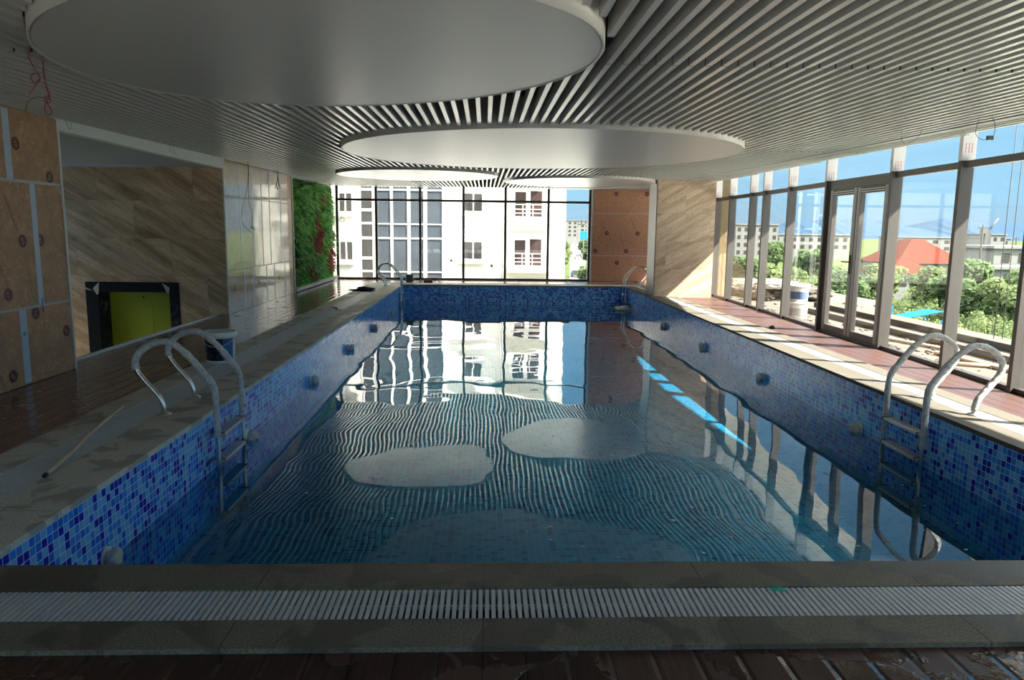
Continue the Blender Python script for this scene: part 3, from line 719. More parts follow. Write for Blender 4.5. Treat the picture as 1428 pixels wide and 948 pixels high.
for nm, mb_ in leafs.items():
    o = mb_.build(nm, lm[nm], G); o['kind'] = 'stuff'

# ------------------------------------------------------------------ WINDOW WALL ON THE RIGHT
PY = [-1.8, 0.2, 2.0, 3.7, 5.35, 6.91, 8.095, 9.58, 11.47, 13.035, 14.31, 15.08, 16.43, 17.545]
def post_x(y): return gx(y)
TZ = 2.27
for i, y in enumerate(PY):
    x = post_x(y); vis = y > 6
    p = empty('window_post', (x+.07, y-.03, DZ), ('bronze window post %s along the window wall, counted from the marble pier' % ordn(len(PY)-i)) , 'window post', 'bronze posts of the window wall', 'structure')
    mb = MB(); mb.box(x, x+.15, y-.055, y, DZ, 2.98, .004); mb.build('shaft', M['brown_frame'], p)
    mb = MB(); mb.box(x-.0025, x+.1525, y-.0575, y+.0025, TZ+.04, 2.82); f = mb.build('film_wrap', M['white_film'], p); f['label'] = 'white protective film with red print'
    mb = MB()
    for b in range(3):
        for zz in ((TZ+.07+.06*(i % 3 == 0), TZ+.16+.06*(i % 3 == 0)),):
            xa = x+.03+b*.035
            mb.box(xa, xa+.006, y-.0585, y-.0574, zz[0], zz[1])
            for q in range(3):
                zq = zz[0]+(zz[1]-zz[0])*q/2; mb.box(xa, xa+.012, y-.0585, y-.0574, zq-.004, zq+.004)
    mb.build('red_print', M['red_print'], f)
bn = 0
for i in range(len(PY)):
    y0 = PY[i]; y1 = PY[i+1]-.055 if i+1 < len(PY) else 22.38
    bn += 1; xa, xb = gx(y0)+.08, gx(y1)+.08
    def strip_p(mb, off0, off1, z0, z1):
        mb.prism([(xa+off0, y0), (xa+off1, y0), (xb+off1, y1), (xb+off0, y1)], 'z', z0, z1); return mb
    door = abs(y0-9.58) < .01
    w = empty('window_%d' % bn, ((xa+xb)/2, (y0+y1)/2, DZ), 'window bay %s from the marble pier' % ordn(len(PY)-i) if not door else 'window bay holding the glazed double door', 'window', None, 'structure')
    strip_p(MB(), -.006, .006, TZ+.035, zc(y0)+.15).build('upper_pane', M['glass'], w)
    strip_p(MB(), -.035, .035, TZ-.04, TZ+.035).build('transom', M['brown_frame'], w)
    if not door:
        strip_p(MB(), -.006, .006, .03, TZ-.04).build('lower_pane', M['glass'], w)
        strip_p(MB(), -.04, .04, DZ, .03).build('bottom_rail', M['dark_frame'], w)
    else:
        D = empty('door_1', ((xa+xb)/2, (y0+y1)/2, DZ), 'glazed double door to the terrace with striped film on its frame', 'door', None, 'structure')
        Lx = y1-y0; nrm = lambda t: (xa+(xb-xa)*t)
        def pr(mb, t0, t1, o0, o1, z0, z1):
            mb.prism([(nrm(t0)+o0, y0+Lx*t0), (nrm(t0)+o1, y0+Lx*t0), (nrm(t1)+o1, y0+Lx*t1), (nrm(t1)+o0, y0+Lx*t1)], 'z', z0, z1); return mb
        fr = MB(); pr(fr, 0, .035, -.04, .04, DZ, TZ-.04); pr(fr, .965, 1, -.04, .04, DZ, TZ-.04); pr(fr, .035, .965, -.04, .04, TZ-.1, TZ-.04); pr(fr, .035, .965, -.04, .04, DZ, .012)
        fr.build('door_frame', M['brown_frame'], D)
        for n_, (a, b) in enumerate(((.038, .498), (.502, .962))):
            lf = empty('door_leaf', (0, 0, 0)); lf.parent = D
            lf.location = (0, 0, 0)
            st = .055
            m_ = MB(); pr(m_, a, a+st, -.035, .035, .015, TZ-.105); pr(m_, b-st, b, -.035, .035, .015, TZ-.105); pr(m_, a+st, b-st, -.035, .035, .015, .11); pr(m_, a+st, b-st, -.035, .035, TZ-.2, TZ-.105)
            m_.build('leaf_frame', M['brown_frame'], lf)
            pr(MB(), a+st, b-st, -.006, .006, .11, TZ-.2).build('pane', M['glass'], lf)
            m_ = MB()
            for q in range(2):
                ta = (a if q == 0 else b-st)
                for s_ in (.2, .5, .72): pr(m_, ta+st*s_, ta+st*(s_+.1), -.0365, -.0352, .02, TZ-.11)
            for s_ in (.02, .05): pr(m_, a+st, b-st, -.0365, -.0352, TZ-.2+s_, TZ-.2+s_+.01)
            o = m_.build('film_stripes', M['white_film'], lf); o['label'] = 'pale protective film stripes'
            if n_ == 1:
                t0 = a+st*.5; hx, hy = nrm(t0)-.037, y0+Lx*t0
                m_ = MB(); m_.box(hx-.012, hx, hy-.02, hy+.02, .92, 1.2, .004); m_.tube([(hx-.01, hy, 1.1), (hx-.055, hy, 1.1), (hx-.06, hy+.02, 1.1), (hx-.06, hy+.14, 1.1)], .009, 8)
                o = m_.build('door_handle', M['black_cap'], D); o['label'] = 'black lever handle'

# far window
mull = [-4.44, -3.27, -1.955, -.655, .612, 1.912, 3.17]
for i, x in enumerate(mull):
    mb = MB(); mb.box(x-.035, x+.035, 22.46, 22.58, DZ, 2.85, .004); tag(mb.build('mullion', M['dark_frame']), 'dark upright %s from the vertical garden in the far window' % ordn(i+1), 'mullion', 'dark uprights of the far window', 'structure')
for i in range(6):
    a, b = mull[i]+.035, mull[i+1]-.035; bn += 1
    w = empty('window_%d' % bn, ((a+b)/2, 22.52, DZ), 'far window bay %s from the vertical garden' % ordn(i+1), 'window', None, 'structure')
    mb = MB(); mb.box(a, b, 22.514, 22.526, .03, 2.31); mb.build('lower_pane', M['glass'], w)
    mb = MB(); mb.box(a, b, 22.514, 22.526, 2.38, 2.8); mb.build('upper_pane', M['glass'], w)
    mb = MB(); mb.box(a, b, 22.47, 22.57, 2.31, 2.38); mb.build('transom', M['dark_frame'], w)
    mb = MB(); mb.box(a, b, 22.47, 22.57, DZ, .03); mb.build('bottom_rail', M['dark_frame'], w)

# ------------------------------------------------------------------ POOL LADDERS
PROF = [(0, 0), (-.004, .07), (-.03, .14), (-.075, .2), (-.165, .31), (-.203, .385), (-.193, .466), (-.116, .548), (-.005, .59), (.09, .578), (.21, .482), (.33, .335), (.395, .236), (.412, .15), (.413, .0)]
def ladder(W, lab, grp, loc, rz, wrap):
    R = empty('pool_ladder', (0, 0, 0), lab, 'pool ladder', grp)
    sp = smooth([(x, 0, z) for x, z in PROF], 5)
    for s in (-1, 1):
        y = s*W/2; path = [Vector((p.x, y, p.z)) for p in sp]+[Vector((.415, y, -.3)), Vector((.418, y, -1.12))]
        mb = MB(); mb.tube(path, .0195, 14); rail = mb.build('rail', M['steel'], R); rail['label'] = 'polished steel rail'
        mb = MB(); mb.lathe([(.055, 0), (.055, .006), (.042, .014), (.024, .018), (.024, .022)], (0, y, 0), 24); mb.build('flange', M['steel_flange'], R)
        mb = MB(); mb.lathe([(.018, -.03), (.024, -.025), (.024, 0), (.018, .004)], (.418, y, -1.12), 14); mb.build('rubber_foot', M['black_cap'], R)
        if wrap:
            z0, z1 = wrap
            full = path[:-1]
            i0 = next(i for i, p in enumerate(full) if p.z > z0 and i > 2)
            pts = [p for i, p in enumerate(full) if i >= i0 and (p.z > z1 or i < len(sp)-1)]
            k = []
            q = []
            for a, b in zip(pts, pts[1:]):
                n = max(1, int((b-a).length/.012))
                for j in range(n): q.append(a.lerp(b, j/n))
            ex = Vector((pts[-1].x, y, z1)); n = int((pts[-1]-ex).length/.012)
            for j in range(n+1): q.append(pts[-1].lerp(ex, j/max(1, n)))
            rr = random.Random(int(W*100)+s)
            rs = [.0262+.005*noise.noise(Vector((i*.33, s*9.0, W)))+rr.uniform(0, .0032) for i in range(len(q))]
            mb = MB(); mb.tube(q, rs, 12); o = mb.build('wrapping', M['wrap'], R); o['label'] = 'crinkled clear plastic wrapping'
    for z in (-.175, -.395, -.615, -.835):
        mb = MB(); mb.box(.36, .455, -W/2+.01, W/2-.01, z-.014, z+.014, .005); mb.build('tread', M['tread'], R)
        for s in (-1, 1):
            mb = MB(); mb.box(.357, .458, s*(W/2-.03)-.009, s*(W/2-.03)+.009, z-.017, z+.017, .003); mb.build('tread_cap', M['black_cap'], R)
    R.location = loc; R.rotation_euler = (0, 0, rz)
    return R
g = 'steel pool ladders'
l1 = ladder(.61, 'near steel pool ladder on the shaded coping, plastic wrapped around its bent handrails', g, (-2.567, 6.155, 0), 0, (.36, -.19))
mb = MB(); mb.prism([(.30, -.17), (.40, -.14), (.42, -.2), (.37, -.3), (.29, -.33), (.25, -.28)], 'y', -.318, -.314); o = mb.build('loose_film', M['wrap'], l1); o['label'] = 'loose flap of clear film'
ladder(.6, 'near steel pool ladder on the sunlit window side, fully wrapped in film', g, (4.137, 6.205, 0), PI, (.03, -.3))
ladder(.34, 'far steel pool ladder at the corner towards the vertical garden', g, (-2.62, 19.6, 0), 0, None)
ladder(.36, 'far steel pool ladder behind the marble pier', g, (4.16, 19.6, 0), PI, None)

# ------------------------------------------------------------------ POOL WALL LIGHTS (film wrapped domes at the waterline)
def fixture(x, y, sgn, lab):
    R = empty('pool_light', (x, y, WZ), lab, 'pool light', 'white wrapped lights along the pool walls')
    mb = MB(); mb.blob((x+sgn*.05, y, WZ+.025), (.045, .07, .065), 3, .2, int(y*10)); o = mb.build('wrapped_dome', M['dome'], R)
    mb = MB(); mb.lathe([(.07, 0), (.07, .008), (.06, .012)], (0, 0, 0), 24); mb.bm.transform(Matrix.Translation((x, y, WZ+.03)) @ Matrix.Rotation(sgn*PI/2, 4, 'Y')); mb.build('mounting_ring', M['white_plastic'], R)
for i, y in enumerate((4.25, 6.9, 9.5, 12.15, 14.85, 17.5)): fixture(PX0, y, 1, 'white film wrapped pool light, %s from the front along the left pool wall' % ordn(i+1))
for i, y in enumerate((7.2, 9.85, 12.6, 15.45, 18.7)): fixture(PX1, y, -1, 'white film wrapped pool light, %s from the front along the sunlit side' % ordn(i+1))
mb = MB(); mb.blob((3.55, 18.75, WZ+.03), (.2, .12, .07), 3, .3, 5); tag(mb.build('foam_lump', M['white_film']), 'pale lump of wrapped foam floating beside the far ladder behind the pier', 'foam lump')
rg = random.Random(11)
mb = MB()
for k in range(110):
    if k < 60: x, y = rg.uniform(.2, 3.4), rg.uniform(3.3, 5.6)
    elif k < 85: x, y = rg.uniform(-2, 3), rg.uniform(3.3, 8)
    else: x, y = rg.uniform(-1.9, 3.2), rg.uniform(16.5, 19.8)
    r = rg.uniform(.004, .011)*(1.6 if k > 84 else 1)
    mb.blob((x, y, WZ+.001), (r*rg.uniform(.8, 2.2), r, .003), 1, .2, k)
tag(mb.build('floating_debris', M['label_txt']), 'scattered pale specks floating on the pool water', 'debris', None, 'stuff')

# ------------------------------------------------------------------ THINGS ON THE DECK
# paint pail
bx, by = -2.96, 8.25
P = empty('paint_pail', (bx, by, 0), 'white lidded paint pail with dark navy and blue label on the left coping', 'pail')
mb = MB(); mb.lathe([(.145, 0), (.15, .004), (.16, .28), (.172, .282), (.172, .3)], (bx, by, 0), 40); mb.build('body', M['white_plastic'], P)
mb = MB(); mb.lathe([(.178, .285), (.183, .29), (.183, .335), (.178, .345), (.165, .345), (.16, .33)], (bx, by, 0), 40); mb.build('lid', M['white_plastic'], P)
def lab_arc(z0, z1, a0, a1, n, mat, name, off=.0015):
    mb = MB()
    def ring(z): return .1502+(.16-.15)*(z/.28)+off
    for i in range(n):
        t0, t1 = a0+(a1-a0)*i/n, a0+(a1-a0)*(i+1)/n
        mb.quad([(bx+ring(z)*math.cos(t), by+ring(z)*math.sin(t), z) for t, z in ((t0, z0), (t1, z0), (t1, z1), (t0, z1))])
    bmesh.ops.solidify(mb.bm, geom=mb.bm.faces[:], thickness=.001)
    return mb.build(name, mat, P)
o = lab_arc(.03, .275, math.radians(-190), math.radians(-62), 20, M['navy'], 'navy_label'); o['label'] = 'dark navy label'
o = lab_arc(.03, .275, math.radians(-62), math.radians(-15), 8, M['sky_label'], 'blue_label'); o['label'] = 'light blue label panel'
mb = MB(); rr = random.Random(5)
for z in (.06, .085, .11, .14, .165, .2, .225, .25):
    a = -165
    while a < -68:
        w = rr.uniform(1, 4)
        if rr.random() < .6:
            t0, t1 = math.radians(a), math.radians(a+w); r = .1502+(.01)*(z/.28)+.0028
            mb.hexa([(bx+r*math.cos(t), by+r*math.sin(t), z) for t in (t0, t1)]+[(bx+(r-.001)*math.cos(t), by+(r-.001)*math.sin(t), z) for t in (t1, t0)],
                    [(bx+r*math.cos(t), by+r*math.sin(t), z+.006) for t in (t0, t1)]+[(bx+(r-.001)*math.cos(t), by+(r-.001)*math.sin(t), z+.006) for t in (t1, t0)])
        a += w+rr.uniform(1, 5)
mb.build('label_print', M['label_txt'], P)
mb = MB(); mb.tube([(bx+.178*math.cos(t), by+.178*math.sin(t), .28-.09*math.sin((t+PI*.95)/(PI*.9)*PI) if -PI*.95 <= t <= -PI*.05 else .28) for t in [(-PI*.95+PI*.9*i/16) for i in range(17)]], .003, 6); mb.build('handle', M['white_plastic'], P)
# wooden pole
mb = MB(); a, b = Vector((-2.625, 4.33, .013)), Vector((-2.965, 6.0, .03)); mid = a.lerp(b, .55)+Vector((-.012, 0, .004))
po = empty('wooden_pole', a, 'long thin wooden pole lying across the left grating', 'pole')
mb.tube(smooth([a, a.lerp(b, .3), mid, b], 5), .0135, 12); mb.build('shaft', M['wood_pole'], po)
mb = MB(); d = (b-a).normalized(); mb.tube([a-d*.012, a+d*.02], .0145, 12); o = mb.build('end_cap', M['black_cap'], po); o['label'] = 'dark end of the pole'
# metal angle strip, rag, jug, brick, scrap
mb = MB(); mb.hexa([(-2.95, 14.2, .0), (-2.93, 14.2, .0), (-2.71, 13.6, .0), (-2.72, 13.6, .0)], [(-2.95, 14.2, .012), (-2.93, 14.2, .012), (-2.71, 13.6, .05), (-2.72, 13.6, .05)])
mb.hexa([(-2.74, 13.58, 0), (-2.62, 13.58, 0), (-2.62, 13.62, 0), (-2.74, 13.62, 0)], [(-2.74, 13.58, .012), (-2.62, 13.58, .012), (-2.62, 13.62, .012), (-2.74, 13.62, .012)])
tag(mb.build('metal_offcut', M['tread']), 'bent grey metal offcut standing on the left grating', 'offcut')
mb = MB(); mb.blob((-2.9, 18.0, .035), (.24, .28, .05), 3, .35, 4); mb.blob((-3.1, 17.9, .02), (.2, .1, .025), 2, .3, 6); tag(mb.build('black_cloth', M['rag']), 'crumpled black cloth lying on the left coping near the far ladder', 'cloth')
J = empty('plastic_jug', (-2.13, 20.93, DZ+.02), 'grey green plastic jug with side handle on the far coping', 'jug')
mb = MB(); mb.lathe([(.095, 0), (.1, .01), (.098, .2), (.102, .205), (.102, .225), (.092, .225), (.09, .02)], (-2.13, 20.93, 0), 28, cap=False); mb.lathe([(.09, .015), (.09, .02)], (-2.13, 20.93, 0), 28); mb.build('body', M['jug'], J)
mb = MB(); mb.tube(smooth([(-2.225, 20.93, .17), (-2.29, 20.93, .165), (-2.3, 20.93, .1), (-2.26, 20.93, .06), (-2.225, 20.93, .05)]), .011, 8); mb.build('handle', M['jug'], J)
J.location.z = 0
for ch in J.children: ch.location.z = 0.0
mb = MB(); mb.box(-1.74, -1.49, 20.92, 21.04, DZ, .075, .006); tag(mb.build('red_brick', M['brick']), 'single red brick lying on the far deck below the window', 'brick')
mb = MB(); mb.blob((1.25, 2.9, .002), (.03, .018, .012), 2, .5, 8); mb.blob((1.275, 2.892, .0), (.018, .012, .008), 2, .5, 3); tag(mb.build('plastic_scrap', M['scrap']), 'small mint green plastic scrap on the front grating', 'scrap')
mb = MB(); mb.blob((4.62, 11.55, .0), (.045, .035, .035), 2, .4, 2); tag(mb.build('dirt_clod', M['rag']), 'small dark clod on the red deck in front of the glazed door', 'clod')

# ------------------------------------------------------------------ HANGING WIRES
def wire(name, lab, paths, mat, r=.004, grp=None, extra=None):
    w = None
    mb = MB()
    for p in paths: mb.tube(smooth(p, 5), r, 6)
    if extra: extra(mb)
    o = mb.build(name, mat); return tag(o, lab, 'wire', grp)
def ringpts(c, r, n=14, tilt=0.0): return [(c[0]+r*math.cos(2*PI*i/n), c[1]+r*math.sin(2*PI*i/n)*tilt, c[2]+r*math.sin(2*PI*i/n)) for i in range(n+1)]
top = 2.62
wire('hanging_wire', 'twisted maroon wire with a loop hanging from the edge of the largest disc', [[(-2.6, 4.5, top), (-2.596, 4.5, 2.548), (-2.618, 4.5, 2.468), (-2.614, 4.5, 2.429), (-2.588, 4.5, 2.376), (-2.565, 4.5, 2.339), (-2.583, 4.5, 2.311), (-2.611, 4.5, 2.267), (-2.635, 4.5, 2.243)], ringpts((-2.591, 4.5, 2.332), .026)], M['wire_red'], .0032, 'wires hanging from the ceiling')
wire('hanging_wire', 'knotted maroon wire pair with a double loop at its end', [[(-2.555, 4.52, top), (-2.554, 4.52, 2.529), (-2.549, 4.52, 2.447), (-2.558, 4.52, 2.375), (-2.547, 4.52, 2.304), (-2.53, 4.52, 2.234), (-2.551, 4.52, 2.206), (-2.565, 4.52, 2.155), (-2.544, 4.52, 2.128), (-2.523, 4.52, 2.152), (-2.544, 4.52, 2.189), (-2.55, 4.52, 2.22)],
     [(-2.565, 4.52, top), (-2.566, 4.525, 2.52), (-2.56, 4.525, 2.43), (-2.552, 4.525, 2.36), (-2.553, 4.525, 2.3), (-2.535, 4.525, 2.23)], ringpts((-2.545, 4.52, 2.215), .018)], M['wire_red'], .0028, 'wires hanging from the ceiling')
wire('hanging_wire', 'thin black wire arching from the knotted maroon pair', [[(-2.545, 4.53, 2.225), (-2.59, 4.6, 2.237), (-2.656, 4.6, 2.242), (-2.7, 4.6, 2.214), (-2.725, 4.6, 2.156)]], M['wire_black'], .0018, 'wires hanging from the ceiling')
wire('hanging_wire', 'thin black wire bent into a V beside the white lobby beam', [[(-4.4, 8.1, 2.633), (-4.38, 8.1, 2.532), (-4.35, 8.1, 2.482), (-4.34, 8.1, 2.548), (-4.335, 8.1, 2.6)]], M['wire_black'], .0018, 'wires hanging from the ceiling')
wire('hanging_wire', 'short pair of thin wires in front of the middle of the lobby beam', [[(-4.243, 10.3, 2.64), (-4.239, 10.3, 2.528), (-4.205, 10.3, 2.444)], [(-4.178, 10.3, 2.64), (-4.201, 10.3, 2.528), (-4.149, 10.3, 2.435)]], M['wire_black'], .002, 'wires hanging from the ceiling')
wire('hanging_wire', 'long black wire bowing in front of the film covered boards', [[(-4.146, 13.3, 2.673), (-4.163, 13.3, 2.253), (-4.277, 13.3, 1.782), (-4.286, 13.3, 1.564), (-4.135, 13.3, 1.403)]], M['wire_black'], .0036, 'wires hanging from the ceiling')
wire('hanging_wire', 'straight black wire with frayed end before the film covered boards', [[(-4.13, 13.3, 2.65), (-4.159, 13.3, 1.915), (-4.102, 13.3, 1.785), (-4.131, 13.3, 1.503), (-4.102, 13.3, 1.453)], [(-4.17, 13.3, 1.47), (-4.1, 13.3, 1.5), (-4.06, 13.3, 1.46)], [(-4.13, 13.3, 1.5), (-4.08, 13.3, 1.43)]], M['wire_black'], .0036, 'wires hanging from the ceiling')
wire('hanging_wire', 'bunch of short black wires near the vertical garden', [[(-4.351, 15.9, 2.72), (-4.358, 15.9, 2.485), (-4.42, 15.9, 2.299)], [(-4.351, 15.9, 2.72), (-4.343, 15.9, 2.485), (-4.305, 15.9, 2.301)], [(-4.35, 15.9, 2.5), (-4.38, 15.88, 2.35), (-4.35, 15.88, 2.28)], [(-4.35, 15.9, 2.5), (-4.33, 15.88, 2.4), (-4.36, 15.88, 2.3)]], M['wire_black'], .006, 'wires hanging from the ceiling')
W_ = wire('hanging_wire', 'looping thin cable with a small grey box before the window wall', [[(4.395, 6.6, 2.56), (4.365, 6.6, 2.427), (4.387, 6.6, 2.374), (4.439, 6.6, 2.348), (4.481, 6.6, 2.352)], [(4.531, 6.6, 2.374), (4.541, 6.6, 2.43), (4.534, 6.6, 2.492), (4.496, 6.6, 2.56)]], M['wire_black'], .0025, 'wires hanging from the ceiling')
mb = MB(); mb.box(4.475, 4.53, 6.585, 6.615, 2.345, 2.385, .004); mb.build('junction_box', M['jug'], W_)
wire('hanging_wire', 'thin sagging wire above the glazed door bays', [[(4.257, 7.6, 2.57), (4.26, 7.6, 2.462), (4.321, 7.6, 2.427), (4.428, 7.6, 2.486), (4.466, 7.6, 2.57)]], M['wire_black'], .0022, 'wires hanging from the ceiling')
wire('hanging_wire', 'thin wire ending in a ring in front of the far window', [[(-4.112, 21.6, 2.75), (-4.13, 21.6, 1.843), (-4.13, 21.6, 1.8)], ringpts((-4.12, 21.6, 1.735), .065)], M['wire_black'], .006, 'wires hanging from the ceiling')
wire('hanging_wire', 'thin wire with a hooked end in front of the far window', [[(-3.87, 21.6, 2.75), (-3.869, 21.6, 1.989), (-3.9, 21.6, 1.9), (-3.935, 21.6, 1.805)], [(-3.87, 21.6, 1.98), (-3.93, 21.6, 1.99), (-3.95, 21.6, 1.93)]], M['wire_black'], .0036, 'wires hanging from the ceiling')

# ------------------------------------------------------------------ TERRACE
mb = MB(); mb.prism([(gx(y)+.16, y) for y in ys]+[(5.75, 26), (9.6, 26), (9.6, 17), (7.3, 15), (7.3, -3)], 'z', -.5, -.1); struct('terrace', mb, M['concrete'], 'sunlit pale terrace outside the window wall', 'terrace')
mb = MB(); mb.box(6.85, 7.25, -3, 15, -.1, .1, .01); struct('curb', mb, M['concrete'], 'low pale curb along the terrace edge', 'curb')
mb = MB(); mb.box(6.6, 6.85, -3, 15, -.1, .0, .008); struct('curb_step', mb, M['concrete'], 'grey step at the foot of the terrace curb', 'curb')
mb = MB(); mb.box(5.62, 6.05, 17.9, 18.7, -.3, 3.3); struct('wall_outside', mb, M['sandy'], 'rough sandy pier outside the window wall', 'wall')
def pail(x, y, z, lab, band):
    R = empty('plastic_pail', (x, y, z), lab, 'pail', 'stacked pails on the terrace')
    mb = MB(); mb.lathe([(.15, 0), (.155, .01), (.175, .26), (.175, .3)], (x, y, z), 24); mb.build('body', M['white_plastic'], R)
    mb = MB(); mb.lathe([(.185, .28), (.185, .31), (.17, .315)], (x, y, z), 24); mb.build('rim', M['white_plastic'], R)
    mb = MB(); mb.lathe([(.1665, .06), (.1745, .2)], (x, y, z), 24, cap=False); o = mb.build('label_band', band, R)
pail(5.98, 13.75, -.1, 'white plastic pail standing on the terrace beneath a blue banded pail', M['tread'])
pail(5.98, 13.75, .215, 'blue banded white pail stacked on top of another pail outside', M['pail_band'])
rg = random.Random(21); mb = MB()
for k in range(420):
    y = rg.uniform(2, 24); x = rg.uniform(gx(y)+.35, 6.5 if y < 15.5 else 8.8); r = rg.uniform(.008, .03)*(2.0 if y > 16 else 1)
    if math.hypot(x-5.98, y-13.75) < .3 or (x > 6.3 and y > 16.8): continue
    mb.blob((x, y, -.1+r*.3), (r*rg.uniform(.8, 2), r*rg.uniform(.8, 2), r*.5), 1, .3, k)
tag(mb.build('rubble', M['rubble']), 'scattered stones and building rubble on the terrace', 'rubble', None, 'stuff')
mb = MB()
for k in range(16): mb.blob((rg.uniform(6.6, 8.2), rg.uniform(17.2, 20), rg.uniform(-.1, .1)), (rg.uniform(.2, .55), rg.uniform(.2, .5), rg.uniform(.08, .24)), 4, .42, k+50, 3.4)
tag(mb.build('sand_heap', M['rubble']), 'heap of sand and broken stone on the terrace past the pails', 'heap')
mb = MB(); mb.blob((7.0, 17.4, .3), (.35, .28, .1), 4, .4, 9, 3); tag(mb.build('plastic_sheet', M['white_plastic']), 'crumpled white sheet thrown over the sand heap outside', 'sheet')
for k, (x0, y0, x1, y1) in enumerate(((5.75, 12.3, 6.45, 9.9), (6.1, 9.6, 6.3, 7.3), (5.6, 8.9, 6.4, 8.5))):
    mb = MB(); mb.tube([(x0, y0, -.075), (x1, y1, -.07)], .025, 8); tag(mb.build('timber_batten', M['wood_pole']), ['timber batten lying outside the glazed double door', 'timber batten lying along the terrace near the curb', 'short timber batten lying slantwise on the terrace'][k], 'batten', 'battens on the terrace')
for k, dx in enumerate((0, .12)):
    mb = MB(); mb.tube([(7.0+dx, 9.75, .1), (7.0+dx, 9.75, 3.36)], .006, 6); tag(mb.build('hanging_cable', M['cable']), ['pale vertical cable outside, closer to the glass', 'pale vertical cable outside, over the curb edge'][k], 'cable', 'cables hanging outside')

# ------------------------------------------------------------------ CITY OUTSIDE
M['bounce_white'] = plain('white_bounce_surface', (.74, .72, .67), .9, var=.04, vs=.6, Specular=0.0)
mb = MB(); mb.box(-9, 9.6, 23.2, 39, -9, -1.75); struct('roof_bounce_back', mb, M['bounce_white'], 'unseen white slab added below the far window to bounce light in', 'roof')  # hidden below the sightline, added to bounce sunlight onto the ceiling
mb = MB(); mb.box(7.6, 19, -8, 21, -9, -2.6); struct('roof_bounce_right', mb, M['bounce_white'], 'unseen white slab added beside the terrace to bounce light in', 'roof')  # second hidden slab, added to bounce sunlight in through the window wall
M['bounce_rear'] = plain('pale_bounce_surface', (.42, .41, .38), .9, var=.05, vs=1, Specular=0.0)
mb = MB(); mb.box(-9, 7.3, -16, -3.25, -.5, -.12); struct('terrace_bounce_rear', mb, M['bounce_rear'], 'unseen pale slab added behind the viewer to bounce light in', 'terrace')  # out of view, added to bounce daylight in from the rear
mb = MB(); mb.box(-400, 2500, 24, 2600, -9.6, -9); struct('ground', mb, M['ground'], 'scrubby green ground far below the terrace', 'ground')
# white apartment building behind the far window
A = empty('apartment_building', (-4, 45, -9), 'white apartment building with blue grey glass stair tower behind the far window', 'building')
BY = 45.0
mb = MB(); mb.box(-16, 4.62, BY, 58, -9, 14.5); mb.build('wall', M['bldg'], A)
mb = MB(); mb.box(4.62, 5.02, BY+1.2, 58, -9, 14.5); mb.box(4.62, 5.3, BY+6, 60, 3.0, 15); mb.build('side_wall', M['bldg_grey'], A)
mb = MB(); mb.box(-16.2, 5.4, BY-.3, 60, 14.5, 15); mb.build('roof_edge', M['bldg'], A)
PER = 2.87
def win(x0, x1, z0, z1, npan=2, glass='win_glass', sill=True, depth=.12, fw=.07):
    f = MB(); y = BY
    f.box(x0-fw, x1+fw, y-.05, y-.003, z0-fw, z0); f.box(x0-fw, x1+fw, y-.05, y-.003, z1, z1+fw); f.box(x0-fw, x0, y-.05, y-.003, z0, z1); f.box(x1, x1+fw, y-.05, y-.003, z0, z1)
    for k in range(1, npan):
        xm_ = x0+(x1-x0)*k/npan; f.box(xm_-.04, xm_+.04, y-.05, y-.003, z0, z1)
    o = f.build('window', M['win_frame'], A)
    p = MB(); p.box(x0, x1, y-.032, y-.004, z0, z1); p.build('pane', M[glass], o)
    if sill:
        s = MB(); s.box(x0-.4, x1+.15, y-.3, y-.003, z0-.28, z0-.14); s.build('sill', M['bldg'], o)
for n in range(-1, 4):
    dz = n*PER
    win(-1.24, -.2, -.26+dz, .76+dz); win(-8.72, -8.0, -.39+dz, .68+dz)
    for z0, z1 in ((-.2, .85), (-1.0, -.35), (1.0, 1.75)):
        win(-7.44, -6.78, z0+dz, z1+dz, 1, 'win_glass', False)
    for z0, z1 in ((-1.06, .88), (.97, 1.74)):
        f = MB(); xs_ = [(-6.45, -5.69), (-5.54, -4.68), (-4.5, -3.72), (-3.5, -2.6)]
        f.box(-6.6, -2.42, BY-.09, BY-.003, z0+dz-(.089 if z0 > 0 else .069), z0+dz)
        for a, b in zip([-6.6]+[q[1] for q in xs_], [q[0] for q in xs_]+[-2.42]): f.box(a, b, BY-.09, BY-.003, z0+dz, z1+dz)
        o = f.build('tower_window', M['win_frame'], A); p = MB(); p.box(-6.5, -2.5, BY-.04, BY-.004, z0+dz, z1+dz); p.build('pane', M['tower_glass'], o)
    # balcony with double doors
    zb = -.72+dz
    f = MB(); f.box(1.7, 3.55, BY-.06, BY-.003, zb, zb+1.75); o = f.build('balcony_door', M['win_frame'], A)
    p = MB(); p.box(1.8, 2.45, BY-.075, BY-.061, zb+.08, zb+1.62); p.box(2.72, 3.42, BY-.075, BY-.061, zb+.08, zb+1.68); p.build('pane', M['curtain'], o)
    p = MB(); p.box(1.3, 4.1, BY-1.1, BY-.003, zb-.28, zb-.02); o = p.build('balcony_slab', M['bldg'], A)
    p = MB()
    for zz in (.1, .32, .55, .82): p.box(1.6, 4.0, BY-1.06, BY-1.02, zb+zz, zb+zz+.045)
    for zz in (.1, .32, .55, .82): p.box(3.96, 4.0, BY-1.06, BY, zb+zz, zb+zz+.045)
    for xx in (1.6, 2.2, 2.8, 3.4, 3.96): p.box(xx, xx+.045, BY-1.06, BY-1.02, zb, zb+.86)
    p.build('railing', M['rail_white'], o)
    p = MB(); p.box(-16, 4.62, BY-.02, BY-.002, 1.36+dz, 1.42+dz); p.build('floor_band', M['bldg_grey'], A)
for x, z in ((-2.1, -.45), (.35, -.75)):
    mb = MB(); mb.box(x, x+.12, BY-.06, BY-.003, z, z+.16); mb.build('wall_vent', M['black_cap'], A)
